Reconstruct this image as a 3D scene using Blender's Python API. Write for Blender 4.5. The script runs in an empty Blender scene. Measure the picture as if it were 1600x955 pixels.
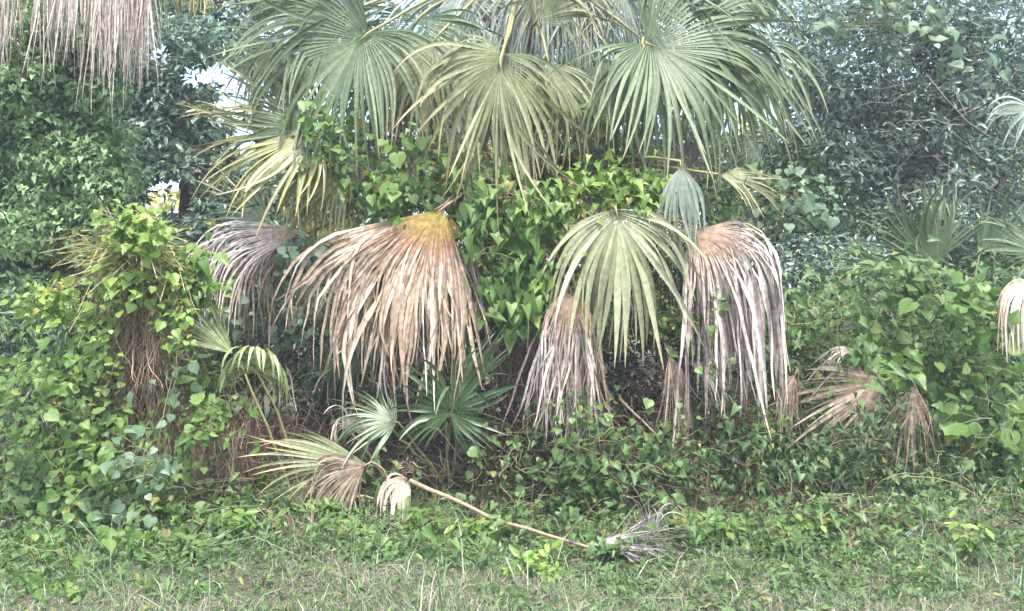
import bpy, math
import numpy as np
from mathutils import Vector

# ------------------------------------------------------------------ camera, sky, sun, exposure
SC = bpy.context.scene
COL = SC.collection
F_PX, CX, HORIZON, EYE = 1256.0, 800.0, 430.0, 1.6      # photo is 1600 x 955
cam_data = bpy.data.cameras.new('camera')
cam = bpy.data.objects.new('camera', cam_data)
COL.objects.link(cam)
cam.location = (0, 0, EYE)
cam.rotation_euler = (math.radians(90), 0, 0)
cam_data.sensor_width = 36.0
cam_data.lens = 36.0 * F_PX / 1600.0
cam_data.shift_y = -(477.5 - HORIZON) / 1600.0
cam_data.clip_end = 500
SC.camera = cam

SUN_EL, SUN_AZ = 66.0, 160.0
world = bpy.data.worlds.new('World')
SC.world = world
world.use_nodes = True
wn = world.node_tree.nodes
sky = wn.new('ShaderNodeTexSky')
sky.sky_type = 'NISHITA'
sky.sun_disc = False
sky.sun_elevation = math.radians(SUN_EL)
sky.sun_rotation = math.radians(SUN_AZ)
sky.air_density = 1.0
sky.dust_density = 2.5
sky.ozone_density = 1.0
bg = wn['Background']
bg.inputs['Strength'].default_value = 0.13
world.node_tree.links.new(sky.outputs[0], bg.inputs[0])

sun_data = bpy.data.lights.new('sun', 'SUN')
sun_data.energy = 1.5
sun_data.angle = math.radians(12)
sun_data.color = (1.0, 0.955, 0.88)
sun = bpy.data.objects.new('sun', sun_data)
COL.objects.link(sun)
_e, _a = math.radians(SUN_EL), math.radians(SUN_AZ)
sdir = Vector((math.sin(_a) * math.cos(_e), math.cos(_a) * math.cos(_e), math.sin(_e)))
sun.rotation_euler = sdir.to_track_quat('Z', 'Y').to_euler()

SC.view_settings.view_transform = 'Standard'
SC.view_settings.look = 'None'
SC.view_settings.gamma = 1.0
SC.view_settings.use_curve_mapping = False
SC.view_settings.exposure = 2.38
SC.cycles.use_denoising = True
SC.cycles.max_bounces = 6
SC.cycles.diffuse_bounces = 3
SC.cycles.glossy_bounces = 2
SC.cycles.transmission_bounces = 4
SC.cycles.transparent_max_bounces = 4
SC.cycles.volume_bounces = 0
SC.cycles.use_adaptive_sampling = True
SC.cycles.adaptive_threshold = 0.02

R = np.random.default_rng(11)
UP = np.array([0, 0, 1.0])


def P(px, py, y):
    """the point at depth y that the photograph shows at pixel px, py"""
    return np.array([(px - CX) / F_PX * y, y, EYE - (py - HORIZON) / F_PX * y])


def proj(p):
    p = np.atleast_2d(p)
    return CX + p[:, 0] / p[:, 1] * F_PX, HORIZON + (EYE - p[:, 2]) / p[:, 1] * F_PX


def ground_z(x, y):
    return 0.05 * np.sin(x * 1.3 + .5) * np.sin(y * 1.1) + 0.03 * np.sin(x * 3.1 + y * 2.3) \
        + 0.10 * np.clip((y - 5.0) / 2.0, 0, 1)


def nrm(v):
    v = np.asarray(v, float)
    return v / (np.linalg.norm(v, axis=-1, keepdims=True) + 1e-9)


# ------------------------------------------------------------------ mesh helpers
class MB:
    """collects vertex / face arrays and links them as ONE mesh object"""
    def __init__(self):
        self.v, self.f, self.n, self.a = [], {}, 0, {}

    def add(self, v, f, **attrs):
        v = np.asarray(v, float).reshape(-1, 3)
        f = np.asarray(f, int)
        self.f.setdefault(f.shape[1], []).append(f + self.n)
        self.v.append(v)
        for k in ('rnd', 'len'):
            val = attrs.get(k, 0.5)
            self.a.setdefault(k, []).append(np.broadcast_to(np.asarray(val, float), (len(v),)))
        self.n += len(v)

    def mesh(self, name, mat, smooth=False):
        me = bpy.data.meshes.new(name)
        v = np.concatenate(self.v)
        groups = [np.concatenate(g) for g in self.f.values()]
        loops = np.concatenate([g.ravel() for g in groups])
        tot = np.concatenate([np.full(len(g), g.shape[1]) for g in groups])
        start = np.concatenate([[0], np.cumsum(tot)[:-1]])
        me.vertices.add(len(v)); me.loops.add(len(loops)); me.polygons.add(len(tot))
        me.vertices.foreach_set('co', v.ravel())
        me.loops.foreach_set('vertex_index', loops.astype(np.int32))
        me.polygons.foreach_set('loop_start', start.astype(np.int32))
        me.polygons.foreach_set('loop_total', tot.astype(np.int32))
        if smooth:
            me.polygons.foreach_set('use_smooth', np.ones(len(tot), bool))
        for k, arr in self.a.items():
            at = me.attributes.new(k, 'FLOAT', 'POINT')
            at.data.foreach_set('value', np.concatenate(arr).astype(np.float32))
        me.update(calc_edges=True)
        me.materials.append(mat)
        return me

    def build(self, name, mat, parent=None, smooth=False, label=None, kind=None):
        return link(name, self.mesh(name, mat, smooth), parent, label, kind)


def link(name, me, parent=None, label=None, kind=None):
    o = bpy.data.objects.new(name, me)
    COL.objects.link(o)
    if parent is not None:
        o.parent = parent
        o.location = -Vector(parent.location)
    if label:
        o['label'] = label
    if kind:
        o['kind'] = kind
    return o


def thing(name, label, cat, loc, group=None):
    o = bpy.data.objects.new(name, None)
    COL.objects.link(o)
    o.empty_display_size = 0.1
    o.location = tuple(float(c) for c in loc)
    o['label'] = label
    o['category'] = cat
    if group:
        o['group'] = group
    return o


def frames(nor, tip):
    z = nrm(nor)
    t = np.asarray(tip, float)
    y = nrm(t - (t * z).sum(-1, keepdims=True) * z)
    x = np.cross(y, z)
    return np.stack([x, y, z], axis=-1)          # columns


def scatter(mb, tpl, pos, nor, tip, size, rnd, rng=R):
    """many leaves of one outline into a mesh"""
    tv, tf = tpl
    M = frames(nor, tip)
    n = len(pos)
    bend = rng.uniform(-.25, .35, n)
    v = np.broadcast_to(tv, (n,) + tv.shape).copy()
    v[:, :, 2] -= bend[:, None] * v[:, :, 1] ** 2
    v[:, :, 0] *= rng.uniform(.75, 1.15, n)[:, None]
    v = np.einsum('nij,nkj->nki', M, v) * np.asarray(size).reshape(-1, 1, 1) + pos[:, None, :]
    k = tv.shape[0]
    off = (np.arange(n) * k)[:, None, None]
    for grp in tf:
        g = np.asarray(grp)
        mb.f.setdefault(g.shape[1], []).append((g[None] + off).reshape(-1, g.shape[1]) + mb.n)
    mb.v.append(v.reshape(-1, 3))
    mb.a.setdefault('rnd', []).append(np.repeat(np.asarray(rnd, float), k))
    mb.a.setdefault('len', []).append(np.tile(tv[:, 1], n))
    mb.n += n * k


def tube(mb, pts, r0, r1=None, sides=5, rnd=.5, lens=None):
    pts = np.asarray(pts, float)
    n = len(pts)
    r1 = r0 if r1 is None else r1
    rad = np.linspace(r0, r1, n) if np.ndim(r0) == 0 else np.asarray(r0)
    tan = nrm(np.gradient(pts, axis=0))
    ref = np.where(np.abs(tan[:, 2:3]) > .9, np.array([[1., 0, 0]]), np.array([[0, 0, 1.]]))
    u = nrm(np.cross(tan, ref)); w = np.cross(tan, u)
    a = np.arange(sides) * 2 * math.pi / sides
    ring = (np.cos(a)[None, :, None] * u[:, None] + np.sin(a)[None, :, None] * w[:, None]) * rad[:, None, None] + pts[:, None]
    i = np.arange(n - 1)[:, None] * sides
    j = np.arange(sides)[None]
    q = np.stack([i + j, i + (j + 1) % sides, i + sides + (j + 1) % sides, i + sides + j], -1).reshape(-1, 4)
    mb.add(ring.reshape(-1, 3), q, rnd=rnd, len=np.repeat(np.linspace(0, 1, n), sides))


def curve(p0, p1, sag=0., n=8, wob=0., rng=R):
    t = np.linspace(0, 1, n)[:, None]
    p = np.asarray(p0) * (1 - t) + np.asarray(p1) * t
    p[:, 2] += sag * 4 * (t * (1 - t))[:, 0]
    if wob:
        w = np.cumsum(rng.normal(0, wob, (n, 3)), axis=0)
        w -= t * w[-1]
        p += w
    return p


# leaf outlines: unit long along +y, face +z
def fold(pts):
    return np.array(pts, float)


T_OVAL = (fold([(0, 0, 0), (.20, .30, .07), (.16, .72, .06), (0, 1, -.04), (-.16, .72, .06), (-.20, .30, .07)]),
          [[(0, 1, 2, 3), (0, 3, 4, 5)]])
T_NARROW = (fold([(0, 0, 0), (.10, .35, .03), (.07, .7, .03), (0, 1, -.06), (-.07, .7, .03), (-.10, .35, .03)]),
            [[(0, 1, 2, 3), (0, 3, 4, 5)]])
T_ARROW = (fold([(0, 0, 0), (.0, .45, -.03), (0, 1, -.10), (.16, -.16, .04), (.40, -.20, .06), (.36, .10, .10), (.20, .55, .06),
                 (-.16, -.16, .04), (-.40, -.20, .06), (-.36, .10, .10), (-.20, .55, .06)]),
           [[(0, 3, 4, 5), (0, 5, 6, 1), (0, 9, 8, 7), (0, 1, 10, 9)], [(1, 6, 2), (1, 2, 10)]])
_a = np.radians([-78, -45, -10, 20, 48, 70, 90, 110, 132, 160, 190, 225, 258])
_r = np.array([.46, .54, .55, .50, .55, .48, .62, .48, .55, .50, .55, .54, .46])
_ring = np.stack([np.cos(_a) * _r, .42 + np.sin(_a) * _r, .10 * np.abs(np.cos(_a)) - .04], -1)
T_ROUND = (np.concatenate([[(0, .12, 0)], _ring]), [[(0, i, i + 1) for i in range(1, 13)]])
_hr = np.array([.50, .56, .54, .46, .44, .48, .66, .48, .44, .46, .54, .56, .50])
_hring = np.stack([np.cos(_a) * _hr, .42 + np.sin(_a) * _hr, .12 * np.abs(np.cos(_a)) - .05], -1)
T_HEART = (np.concatenate([[(0, .10, 0)], _hring]), [[(0, i, i + 1) for i in range(1, 13)]])


# ------------------------------------------------------------------ materials
def lin(c):
    c = np.array(c) / 255.0
    return tuple(np.where(c <= .04045, c / 12.92, ((c + .055) / 1.055) ** 2.4)) + (1.0,)


def ramp(nt, cols, fac, stops=None):
    r = nt.nodes.new('ShaderNodeValToRGB')
    el = r.color_ramp.elements
    n = len(cols)
    stops = stops or ([0, .32, .66, .965, 1] if n == 5 and cols[4] == (.30, .27, .06) else [i / max(1, n - 1) for i in range(n)])
    while len(el) < n:
        el.new(.5)
    for e, s, c in zip(el, stops, cols):
        e.position = s
        e.color = tuple(c) + (1.0,) if len(c) == 3 else c
    nt.links.new(fac, r.inputs[0])
    return r.outputs[0]


def leafmat(name, cols, rough=.5, trans=.3, along=None, spec=.35, per_object=False, mott=.28):
    """cols: colours picked by each leaf's own number; along: (stops, colours, mix) along the length"""
    m = bpy.data.materials.new(name)
    m.use_nodes = True
    nt = m.node_tree
    nd, lk = nt.nodes, nt.links
    nd.clear()
    out = nd.new('ShaderNodeOutputMaterial')
    if per_object:
        src = nd.new('ShaderNodeObjectInfo').outputs['Random']
    else:
        at = nd.new('ShaderNodeAttribute'); at.attribute_name = 'rnd'; src = at.outputs['Fac']
    col = ramp(nt, cols, src)
    if along:
        la = nd.new('ShaderNodeAttribute'); la.attribute_name = 'len'
        c2 = ramp(nt, along[1], la.outputs['Fac'], along[0])
        mx = nd.new('ShaderNodeMix'); mx.data_type = 'RGBA'; mx.inputs[0].default_value = along[2]
        if len(along) > 3:
            fr = nd.new('ShaderNodeMapRange'); fr.inputs[1].default_value = along[3] - .15; fr.inputs[2].default_value = along[3] + .1
            fr.inputs[3].default_value = .88; fr.inputs[4].default_value = along[2]
            lk.new(la.outputs['Fac'], fr.inputs[0]); lk.new(fr.outputs[0], mx.inputs[0])
        lk.new(col, mx.inputs[6]); lk.new(c2, mx.inputs[7]); col = mx.outputs[2]
    tc = nd.new('ShaderNodeTexCoord')
    nz = nd.new('ShaderNodeTexNoise'); nz.inputs['Scale'].default_value = 28.0; nz.inputs['Detail'].default_value = 3
    lk.new(tc.outputs['Object'], nz.inputs['Vector'])
    hsv = nd.new('ShaderNodeHueSaturation')
    mr = nd.new('ShaderNodeMapRange'); mr.inputs[1].default_value = .25; mr.inputs[2].default_value = .75
    mr.inputs[3].default_value = 1 - mott; mr.inputs[4].default_value = 1 + mott
    lk.new(nz.outputs[0], mr.inputs[0]); lk.new(mr.outputs[0], hsv.inputs['Value']); lk.new(col, hsv.inputs['Color'])
    col = hsv.outputs[0]
    b = nd.new('ShaderNodeBsdfPrincipled')
    b.inputs['Roughness'].default_value = rough
    b.inputs['Specular IOR Level'].default_value = spec
    lk.new(col, b.inputs['Base Color'])
    if trans > 0:
        t = nd.new('ShaderNodeBsdfTranslucent'); lk.new(col, t.inputs[0])
        ms = nd.new('ShaderNodeMixShader'); ms.inputs[0].default_value = trans
        lk.new(b.outputs[0], ms.inputs[1]); lk.new(t.outputs[0], ms.inputs[2]); lk.new(ms.outputs[0], out.inputs[0])
    else:
        lk.new(b.outputs[0], out.inputs[0])
    return m


TAN_TIP = (.36, .27, .12)
M = {}
M['frond_green'] = leafmat('frond_green', [(.045, .078, .034), (.078, .118, .052), (.12, .16, .078), (.21, .24, .14)], .5, .15,
                           ([0, .25, .8, 1], [(.11, .14, .06), (.075, .11, .048), (.12, .15, .07), (.34, .27, .13)], .45), .35)
M['frond_olive'] = leafmat('frond_olive', [(.085, .10, .045), (.15, .17, .078), (.23, .24, .125), (.36, .36, .23)], .55, .15,
                           ([0, .5, .8, 1], [(.11, .14, .055), (.17, .19, .085), (.30, .26, .14), (.40, .25, .12)], .5), .3)
M['frond_limp'] = leafmat('frond_limp', [(.13, .145, .07), (.22, .235, .125), (.32, .33, .20), (.46, .46, .32)], .5, .15,
                          ([0, .6, 1], [(.16, .19, .08), (.26, .27, .15), (.42, .32, .19)], .35), .35)
M['frond_pale'] = leafmat('frond_pale', [(.11, .145, .095), (.17, .21, .15), (.25, .29, .22), (.34, .37, .31)], .45, .2,
                          ([0, 1], [(.15, .19, .12), (.27, .30, .24)], .35), .5)
M['frond_yellow'] = leafmat('frond_yellow', [(.09, .11, .03), (.145, .16, .045), (.21, .21, .065), (.34, .29, .09)], .38, .2,
                            ([0, .6, 1], [(.10, .13, .04), (.17, .175, .055), (.46, .34, .09)], .45), .55)
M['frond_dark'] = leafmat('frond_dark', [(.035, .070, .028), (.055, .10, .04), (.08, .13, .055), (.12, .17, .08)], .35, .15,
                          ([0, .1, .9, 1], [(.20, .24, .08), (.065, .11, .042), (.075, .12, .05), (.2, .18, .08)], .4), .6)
M['frond_bright'] = leafmat('frond_bright', [(.11, .16, .045), (.18, .235, .08), (.28, .33, .14), (.42, .45, .26)], .38, .25, None, .5)
M['dead_tan'] = leafmat('dead_tan', [(.070, .042, .026), (.20, .13, .08), (.36, .27, .185), (.49, .40, .305), (.66, .585, .49)], .7, .12,
                        ([0, .12, .28, .45, .85, 1], [(.34, .27, .05), (.29, .20, .045), (.22, .11, .065), (.45, .355, .265), (.50, .41, .32), (.36, .20, .085)], .40, .36), .2, mott=.45)
M['dead_grey'] = leafmat('dead_grey', [(.085, .062, .048), (.235, .185, .15), (.40, .345, .295), (.54, .485, .43), (.70, .65, .595)], .7, .1,
                         ([0, .2, .45, 1], [(.34, .24, .15), (.34, .23, .17), (.52, .43, .39), (.46, .36, .30)], .35, .3), .2, mott=.45)
M['dead_ash'] = leafmat('dead_ash', [(.10, .085, .075), (.21, .185, .165), (.31, .28, .26), (.42, .39, .36)], .8, .05, None, .15, mott=.4)
M['dead_brown'] = leafmat('dead_brown', [(.06, .042, .030), (.13, .095, .07), (.22, .17, .125), (.36, .30, .235)], .75, .1,
                          ([0, .5, 1], [(.22, .145, .085), (.22, .16, .11), (.32, .25, .19)], .35), .15, mott=.45)
M['dead_cream'] = leafmat('dead_cream', [(.42, .31, .20), (.55, .44, .32), (.64, .55, .45), (.70, .63, .54)], .65, .15, None, .2)
M['straw'] = leafmat('straw', [(.055, .03, .024), (.10, .06, .045), (.16, .10, .075), (.27, .19, .14)], .8, .05, None, .1)
M['straw_red'] = leafmat('straw_red', [(.09, .052, .034), (.18, .115, .075), (.30, .20, .13), (.46, .35, .24)], .8, .05, None, .1)
M['twig_grey'] = leafmat('twig_grey', [(.16, .12, .11), (.24, .19, .18), (.34, .28, .27)], .8, 0, None, .1)
M['stem_mix'] = leafmat('stem_mix', [(.10, .07, .055), (.20, .16, .12), (.22, .24, .11), (.38, .33, .26)], .8, 0, None, .1)
M['spiky'] = leafmat('spiky', [(.18, .17, .05), (.28, .26, .09), (.36, .33, .16), (.42, .38, .24)], .7, .25, None, .2)
M['petiole'] = leafmat('petiole', [(.20, .20, .08), (.26, .24, .10)], .45, 0, None, .4)
M['petiole_dead'] = leafmat('petiole_dead', [(.24, .17, .11), (.34, .26, .18)], .7, 0, None, .3)
M['bark'] = leafmat('bark', [(.055, .042, .035), (.10, .08, .07)], .9, 0, None, .1)
M['palm_bark'] = leafmat('palm_bark', [(.07, .045, .035), (.14, .09, .07), (.20, .14, .11)], .9, 0, None, .1)
M['vine_stem'] = leafmat('vine_stem', [(.16, .17, .07), (.22, .20, .10)], .6, 0, None, .2)


def vm(name, cols, **k):
    if len(cols) == 4:                       # a few yellowed or browned leaves
        cols = cols[:4] + [(.30, .27, .06)]
    M[name] = leafmat(name, cols, .45, k.get('trans', .33), None, .4)
    M[name + '_one'] = leafmat(name + '_one', cols, .45, k.get('trans', .33), None, .4, True)


vm('vine_mid', [(0.051, 0.102, 0.025), (0.072, 0.140, 0.034), (0.098, 0.174, 0.047), (0.128, 0.208, 0.064)])
vm('vine_lime', [(0.123, 0.209, 0.038), (0.171, 0.275, 0.057), (0.228, 0.342, 0.076), (0.314, 0.418, 0.114)], trans=.4)
vm('vine_bright', [(0.068, 0.136, 0.028), (0.104, 0.188, 0.040), (0.136, 0.232, 0.052), (0.184, 0.272, 0.072)], trans=.38)
vm('vine_blue', [(0.068, 0.128, 0.060), (0.102, 0.170, 0.089), (0.145, 0.221, 0.123), (0.230, 0.315, 0.212)])
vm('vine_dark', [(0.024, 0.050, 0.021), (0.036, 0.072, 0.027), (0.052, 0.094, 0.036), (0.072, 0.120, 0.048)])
vm('vine_deep', [(.036, .076, .024), (.055, .11, .032), (.078, .145, .044), (.11, .19, .062)])
vm('vine_yellow', [(.30, .33, .03), (.42, .42, .04), (.52, .48, .06)], trans=.4)
M['leaf_left'] = leafmat('leaf_left', [(.085, .16, .060), (.155, .26, .10), (.235, .36, .15), (.34, .46, .23)], .45, .33, None, .45)
M['leaf_oak'] = leafmat('leaf_oak', [(.045, .095, .055), (.085, .155, .088), (.14, .22, .135), (.24, .32, .23)], .35, .3, None, .6)
M['leaf_right'] = leafmat('leaf_right', [(.065, .115, .080), (.115, .185, .13), (.19, .265, .195), (.32, .39, .32)], .35, .3, None, .6)
M['leaf_far'] = leafmat('leaf_far', [(.16, .19, .04), (.27, .29, .06), (.40, .38, .08), (.52, .46, .11)], .5, .5, None, .3)  # sunlight on the far foliage is put into this yellow
M['leaf_under'] = leafmat('leaf_under', [(.028, .055, .026), (.045, .08, .034), (.065, .11, .045), (.09, .14, .06)], .5, .3, None, .3)  # dark leaf tones carry the shade of the gaps behind the palms
M['grass'] = leafmat('grass', [(.075, .14, .05), (.115, .19, .075), (.17, .25, .115), (.27, .34, .19), (.40, .42, .32)], .55, .3, None, .3)
M['grass_dry'] = leafmat('grass_dry', [(.20, .16, .10), (.30, .25, .17), (.40, .35, .26), (.48, .45, .38)], .7, .2, None, .2)


def ground_mat():
    m = bpy.data.materials.new('litter')
    m.use_nodes = True
    nt = m.node_tree; nd = nt.nodes; lk = nt.links
    b = nd['Principled BSDF']; b.inputs['Roughness'].default_value = .95
    tc = nd.new('ShaderNodeTexCoord')
    n1 = nd.new('ShaderNodeTexNoise'); n1.inputs['Scale'].default_value = 3.5; n1.inputs['Detail'].default_value = 8
    n2 = nd.new('ShaderNodeTexNoise'); n2.inputs['Scale'].default_value = 60; n2.inputs['Detail'].default_value = 5
    lk.new(tc.outputs['Object'], n1.inputs[0]); lk.new(tc.outputs['Object'], n2.inputs[0])
    mx = nd.new('ShaderNodeMix'); mx.data_type = 'FLOAT'; mx.inputs[0].default_value = .55
    lk.new(n1.outputs[0], mx.inputs[2]); lk.new(n2.outputs[0], mx.inputs[3])
    c = ramp(nt, [(.040, .030, .025), (.075, .065, .045), (.09, .11, .05), (.15, .14, .09)], mx.outputs[0], [.3, .46, .56, .68])
    lk.new(c, b.inputs['Base Color'])
    bp = nd.new('ShaderNodeBump'); bp.inputs['Strength'].default_value = .8; bp.inputs['Distance'].default_value = .03
    lk.new(n2.outputs[0], bp.inputs['Height']); lk.new(bp.outputs[0], b.inputs['Normal'])
    return m


# ------------------------------------------------------------------ ground
xs = np.concatenate([[-150, -60, -25], np.linspace(-12, 12, 97), [25, 60, 150]])
ys = np.concatenate([[-40, -10, 0], np.linspace(2, 14, 61), [20, 40, 90, 220]])
gx, gy = np.meshgrid(xs, ys, indexing='ij')
gv = np.stack([gx, gy, ground_z(gx, gy)], -1).reshape(-1, 3)
ni, nj = len(xs), len(ys)
ii, jj = np.meshgrid(np.arange(ni - 1), np.arange(nj - 1), indexing='ij')
gq = np.stack([ii * nj + jj, (ii + 1) * nj + jj, (ii + 1) * nj + jj + 1, ii * nj + jj + 1], -1).reshape(-1, 4)
g = MB(); g.add(gv, gq)
ground = g.build('ground', ground_mat(), smooth=True, kind='structure')


# ------------------------------------------------------------------ foliage builders
# openings in the far canopy through which the sky shows: px, py, half width, half height
GAPS = [(372, 152, 25, 21), (345, 115, 22, 10), (405, 120, 16, 12), (488, 152, 28, 22), (384, 222, 14, 15), 
        (300, 120, 12, 12), (455, 45, 26, 14), (440, 80, 16, 12), (1085, 165, 22, 22), (1185, 50, 16, 8), (1195, 78, 14, 8),
        (1225, 110, 8, 16), (1055, 150, 10, 10), 
        (430, 150, 16, 16), (500, 185, 20, 14), (420, 60, 10, 14), (250, 85, 12, 10), (1130, 205, 10, 8)]


WOOD_GAPS = [(265, 302, 24, 16), (243, 322, 10, 14), (285, 318, 12, 10), (330, 345, 10, 8), (40, 105, 8, 10), (1150, 190, 14, 12), (1170, 300, 10, 14)]


def keep_gaps(p, rng, grow=1.2, more=True):
    px, py = proj(p)
    k = np.ones(len(p), bool)
    for (x, y, a, b) in GAPS + (WOOD_GAPS if more else []):
        d = ((px - x) / (a * grow + 5)) ** 2 + ((py - y) / (b * grow + 5)) ** 2
        k &= ~((rng.random(len(p)) < .97) & ((d < 1.0) | ((d < 1.7) & (rng.random(len(p)) < .5))))
    return k


def crown_leaves(clumps, per, rng, flat=.65, up=.5, tip_down=.3, gaps=False):
    """clumps: (x, y, z, r). Leaves fill each clump, denser at its surface"""
    P_, N_, T_ = [], [], []
    for c in clumps:
        n = max(8, int(per * (c[3] / .4) ** 2))
        d = nrm(rng.normal(size=(n, 3)))
        rad = c[3] * rng.uniform(.35, 1.0, n) ** .6
        p = d * rad[:, None] * np.array([1, 1, flat]) + np.array(c[:3])
        P_.append(p)
        N_.append(d * .6 + UP * up + rng.normal(0, .55, (n, 3)))
        T_.append(d + rng.normal(0, .7, (n, 3)) - UP * tip_down)
    p, nn, t = np.concatenate(P_), np.concatenate(N_), np.concatenate(T_)
    if gaps:
        k = keep_gaps(p, rng, more=gaps != 'sky')
        p, nn, t = p[k], nn[k], t[k]
    return p, nn, t


def in_poly_clumps(boxes, y0, y1, r, rng):
    """clump centres filling picture boxes (x0, y0, x1, y1, count) between two depths"""
    out = []
    for (a, b, c, d, n) in boxes:
        for _ in range(n):
            yy = rng.uniform(y0, y1)
            q = P(rng.uniform(a, c), rng.uniform(b, d), yy)
            out.append((q[0], yy, max(q[2], .15), r * rng.uniform(.6, 1.25)))
    return out


def tree(name, label, base, fork, clumps, per, tpl, mat, size, rng, trunk_r=.14, up=.5, tip_down=.3, group=None, gaps=False, nlimb=14):
    t = thing(name, label, 'tree', (base[0], base[1], 0), group)
    b0 = np.array([base[0], base[1], -.1])
    mb = MB()
    tr = curve(b0, fork, 0, 9, .05, rng)
    tube(mb, tr, trunk_r, trunk_r * .6, 9, .4)
    mb.build('trunk', M['bark'], t, True)
    idx = rng.choice(len(clumps), min(nlimb, len(clumps)), replace=False)
    for i in idx:
        c = np.array(clumps[i][:3])
        s = tr[rng.integers(3, 9)]
        pts = curve(s, c, .15 * np.linalg.norm(c - s) * .5, 8, .05, rng)
        if gaps and not keep_gaps(pts, rng, .8).all():
            continue
        lm = MB()
        tube(lm, pts, trunk_r * .35, .012, 5, .5)
        for k in range(4):
            q = pts[rng.integers(3, 8)]
            tube(lm, curve(q, q + rng.normal(0, .35, 3), 0, 5, .03, rng), .010, .004, 4, .7)
        lm.build('limb', M['bark'], t, True)
    p, nn, tt = crown_leaves(clumps, per, rng, up=up, tip_down=tip_down, gaps=gaps)
    cb = MB()
    tone = rng.random(len(p))
    scatter(cb, tpl, p, nn, tt, size * rng.uniform(.6, 1.3, len(p)), tone, rng)
    cb.build('crown', mat, t)
    return t


def frond(parent, hub, ang, half, L, mat, seed, nseg=44, fwd=.15, face=(0, -1, .25), droop=.8, t0=.3, split=.26, costa=.16, shrink=1.0,
          jit=.36, soft=.25, crumple=.0, breaks=.15, cup=.15, width=1.0, base=None, sag=.05, pet_r=.013, pet_mat=None, label=None, hang=0., short=.25, ragged=.12, curl=.3,
          threads=True, N=12, half2=None, fold_h=.45, taper=1.7):
    """a fan leaf: pleated segments fused near the hub, free and drooping beyond; base = far end of its stalk"""
    rng = np.random.default_rng(seed)
    hub = np.asarray(hub, float)
    a = math.radians(ang)
    d = nrm(np.array([math.cos(a) * math.cos(fwd), -math.sin(fwd), math.sin(a) * math.cos(fwd)]))
    n = np.asarray(face, float)
    n = nrm(n - n.dot(d) * d)
    s = np.cross(d, n)
    h1 = math.radians(half); h2 = math.radians(half2 if half2 else half)
    th = np.linspace(-h1, h2, nseg)
    dth = th[1] - th[0]
    mb = MB()
    grain = rng.random(nseg)
    wave = np.interp(np.arange(nseg), np.arange(0, nseg + 4, 4), rng.normal(0, 1, len(np.arange(0, nseg + 4, 4))))
    lift = np.interp(np.arange(nseg), np.arange(0, nseg + 6, 6), rng.normal(0, 1, len(np.arange(0, nseg + 6, 6))))
    for i, q in enumerate(th):
        u = abs(q) / max(h1, h2)
        Ls = L * (1 - short * u ** 2) * (1 + rng.normal(0, ragged * .6))
        direc = nrm(math.cos(q) * d + math.sin(q) * s + n * cup * (1 - math.cos(q)))
        T = nrm(-math.sin(q) * d + math.cos(q) * s)
        pos = hub + d * costa * L * max(0., math.cos(q)) * .6
        ds = Ls / N
        ws = max(split, .38)
        sp = split * rng.uniform(.75, 1.5)
        wmax = ws * Ls * math.tan(dth / 2) * 1.05 * rng.uniform(.8, 1.15)
        br = rng.uniform(split + .05, .9) if rng.random() < breaks else 9.
        tw = rng.normal(0, curl * 2.2)
        side = rng.normal(0, jit * .8) + wave[i] * jit * .8; out = rng.normal(0, jit) + lift[i] * jit * .9
        if rng.random() < .05:
            Ls *= rng.uniform(.35, .7)
        gs = rng.uniform(.5, 1.5) * math.exp(.25 * lift[i])
        tilt = rng.normal(0, .35)
        V = []
        for k in range(N + 1):
            t = k / N
            fuse = min(1., max(0., (t - sp) / .15))
            if k:
                g_ = droop * gs ** fuse * min(1., max(0., (t - t0) / soft)) / N * 3.0
                dd = direc + np.array([0, 0, -1.0]) * g_
                dd = dd + fuse * (T * side + n * out) * (1.6 / N)
                if crumple:
                    dd = dd + fuse * rng.normal(0, crumple, 3)
                if t > br:
                    dd = dd + np.array([0, 0, -1.0]) * 1.0 + n * .25
                    br = 9.
                if hang and t > split * .8:
                    dd = dd + np.array([0, 0, -hang]) * (2.0 / N)
                direc = nrm(dd)
                pos = pos + direc * ds
            TT = nrm(T - T.dot(direc) * direc)
            NN = np.cross(direc, TT)
            an = (tw * max(0., t - split) + tilt * fuse)
            TT = TT * math.cos(an) + NN * math.sin(an)
            NN = np.cross(direc, TT)
            if t < ws:
                w = t * Ls * math.tan(dth / 2) * 1.04 * (1 - (1 - shrink) * fuse)
            else:
                x = (t - ws) / (1 - ws)
                w = wmax * (1 - x ** taper) * shrink * width + .0012
            V += [pos - TT * w, pos + NN * w * fold_h * (.5 + .5 * fuse + .8 * (1 - shrink)) + 0 * pos, pos + TT * w]
        V = np.array(V)
        k = np.arange(N)[:, None] * 3
        q4 = np.concatenate([k + [0, 1, 4, 3], k + [1, 2, 5, 4]])
        mb.add(V, q4, rnd=grain[i], len=np.repeat(np.linspace(0, 1, N + 1), 3))
        if threads and rng.random() < .55:
            e = V[-2]
            m0 = V[3 * int(N * .6)]
            pts = curve(m0, m0 + direc * L * .2 + rng.normal(0, .05, 3) - UP * .08, 0, 5, .01, rng)
            tube(mb, pts, .0012, .0008, 3, min(1., grain[i] + .3))
    bl = mb.build('frond', mat, parent, label=label)
    if base is not None:
        pm = MB()
        tip = hub + d * costa * L * .5
        pts = curve(base, hub, sag, 9, .008, rng)
        tube(pm, np.concatenate([pts, [tip]]), np.concatenate([np.linspace(pet_r * 1.5, pet_r * .8, 9), [pet_r * .25]]), None, 6, .5)
        po = pm.build('petiole', pet_mat or M['petiole'], bl, True)
        po.location = (0, 0, 0)
    return bl


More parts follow.
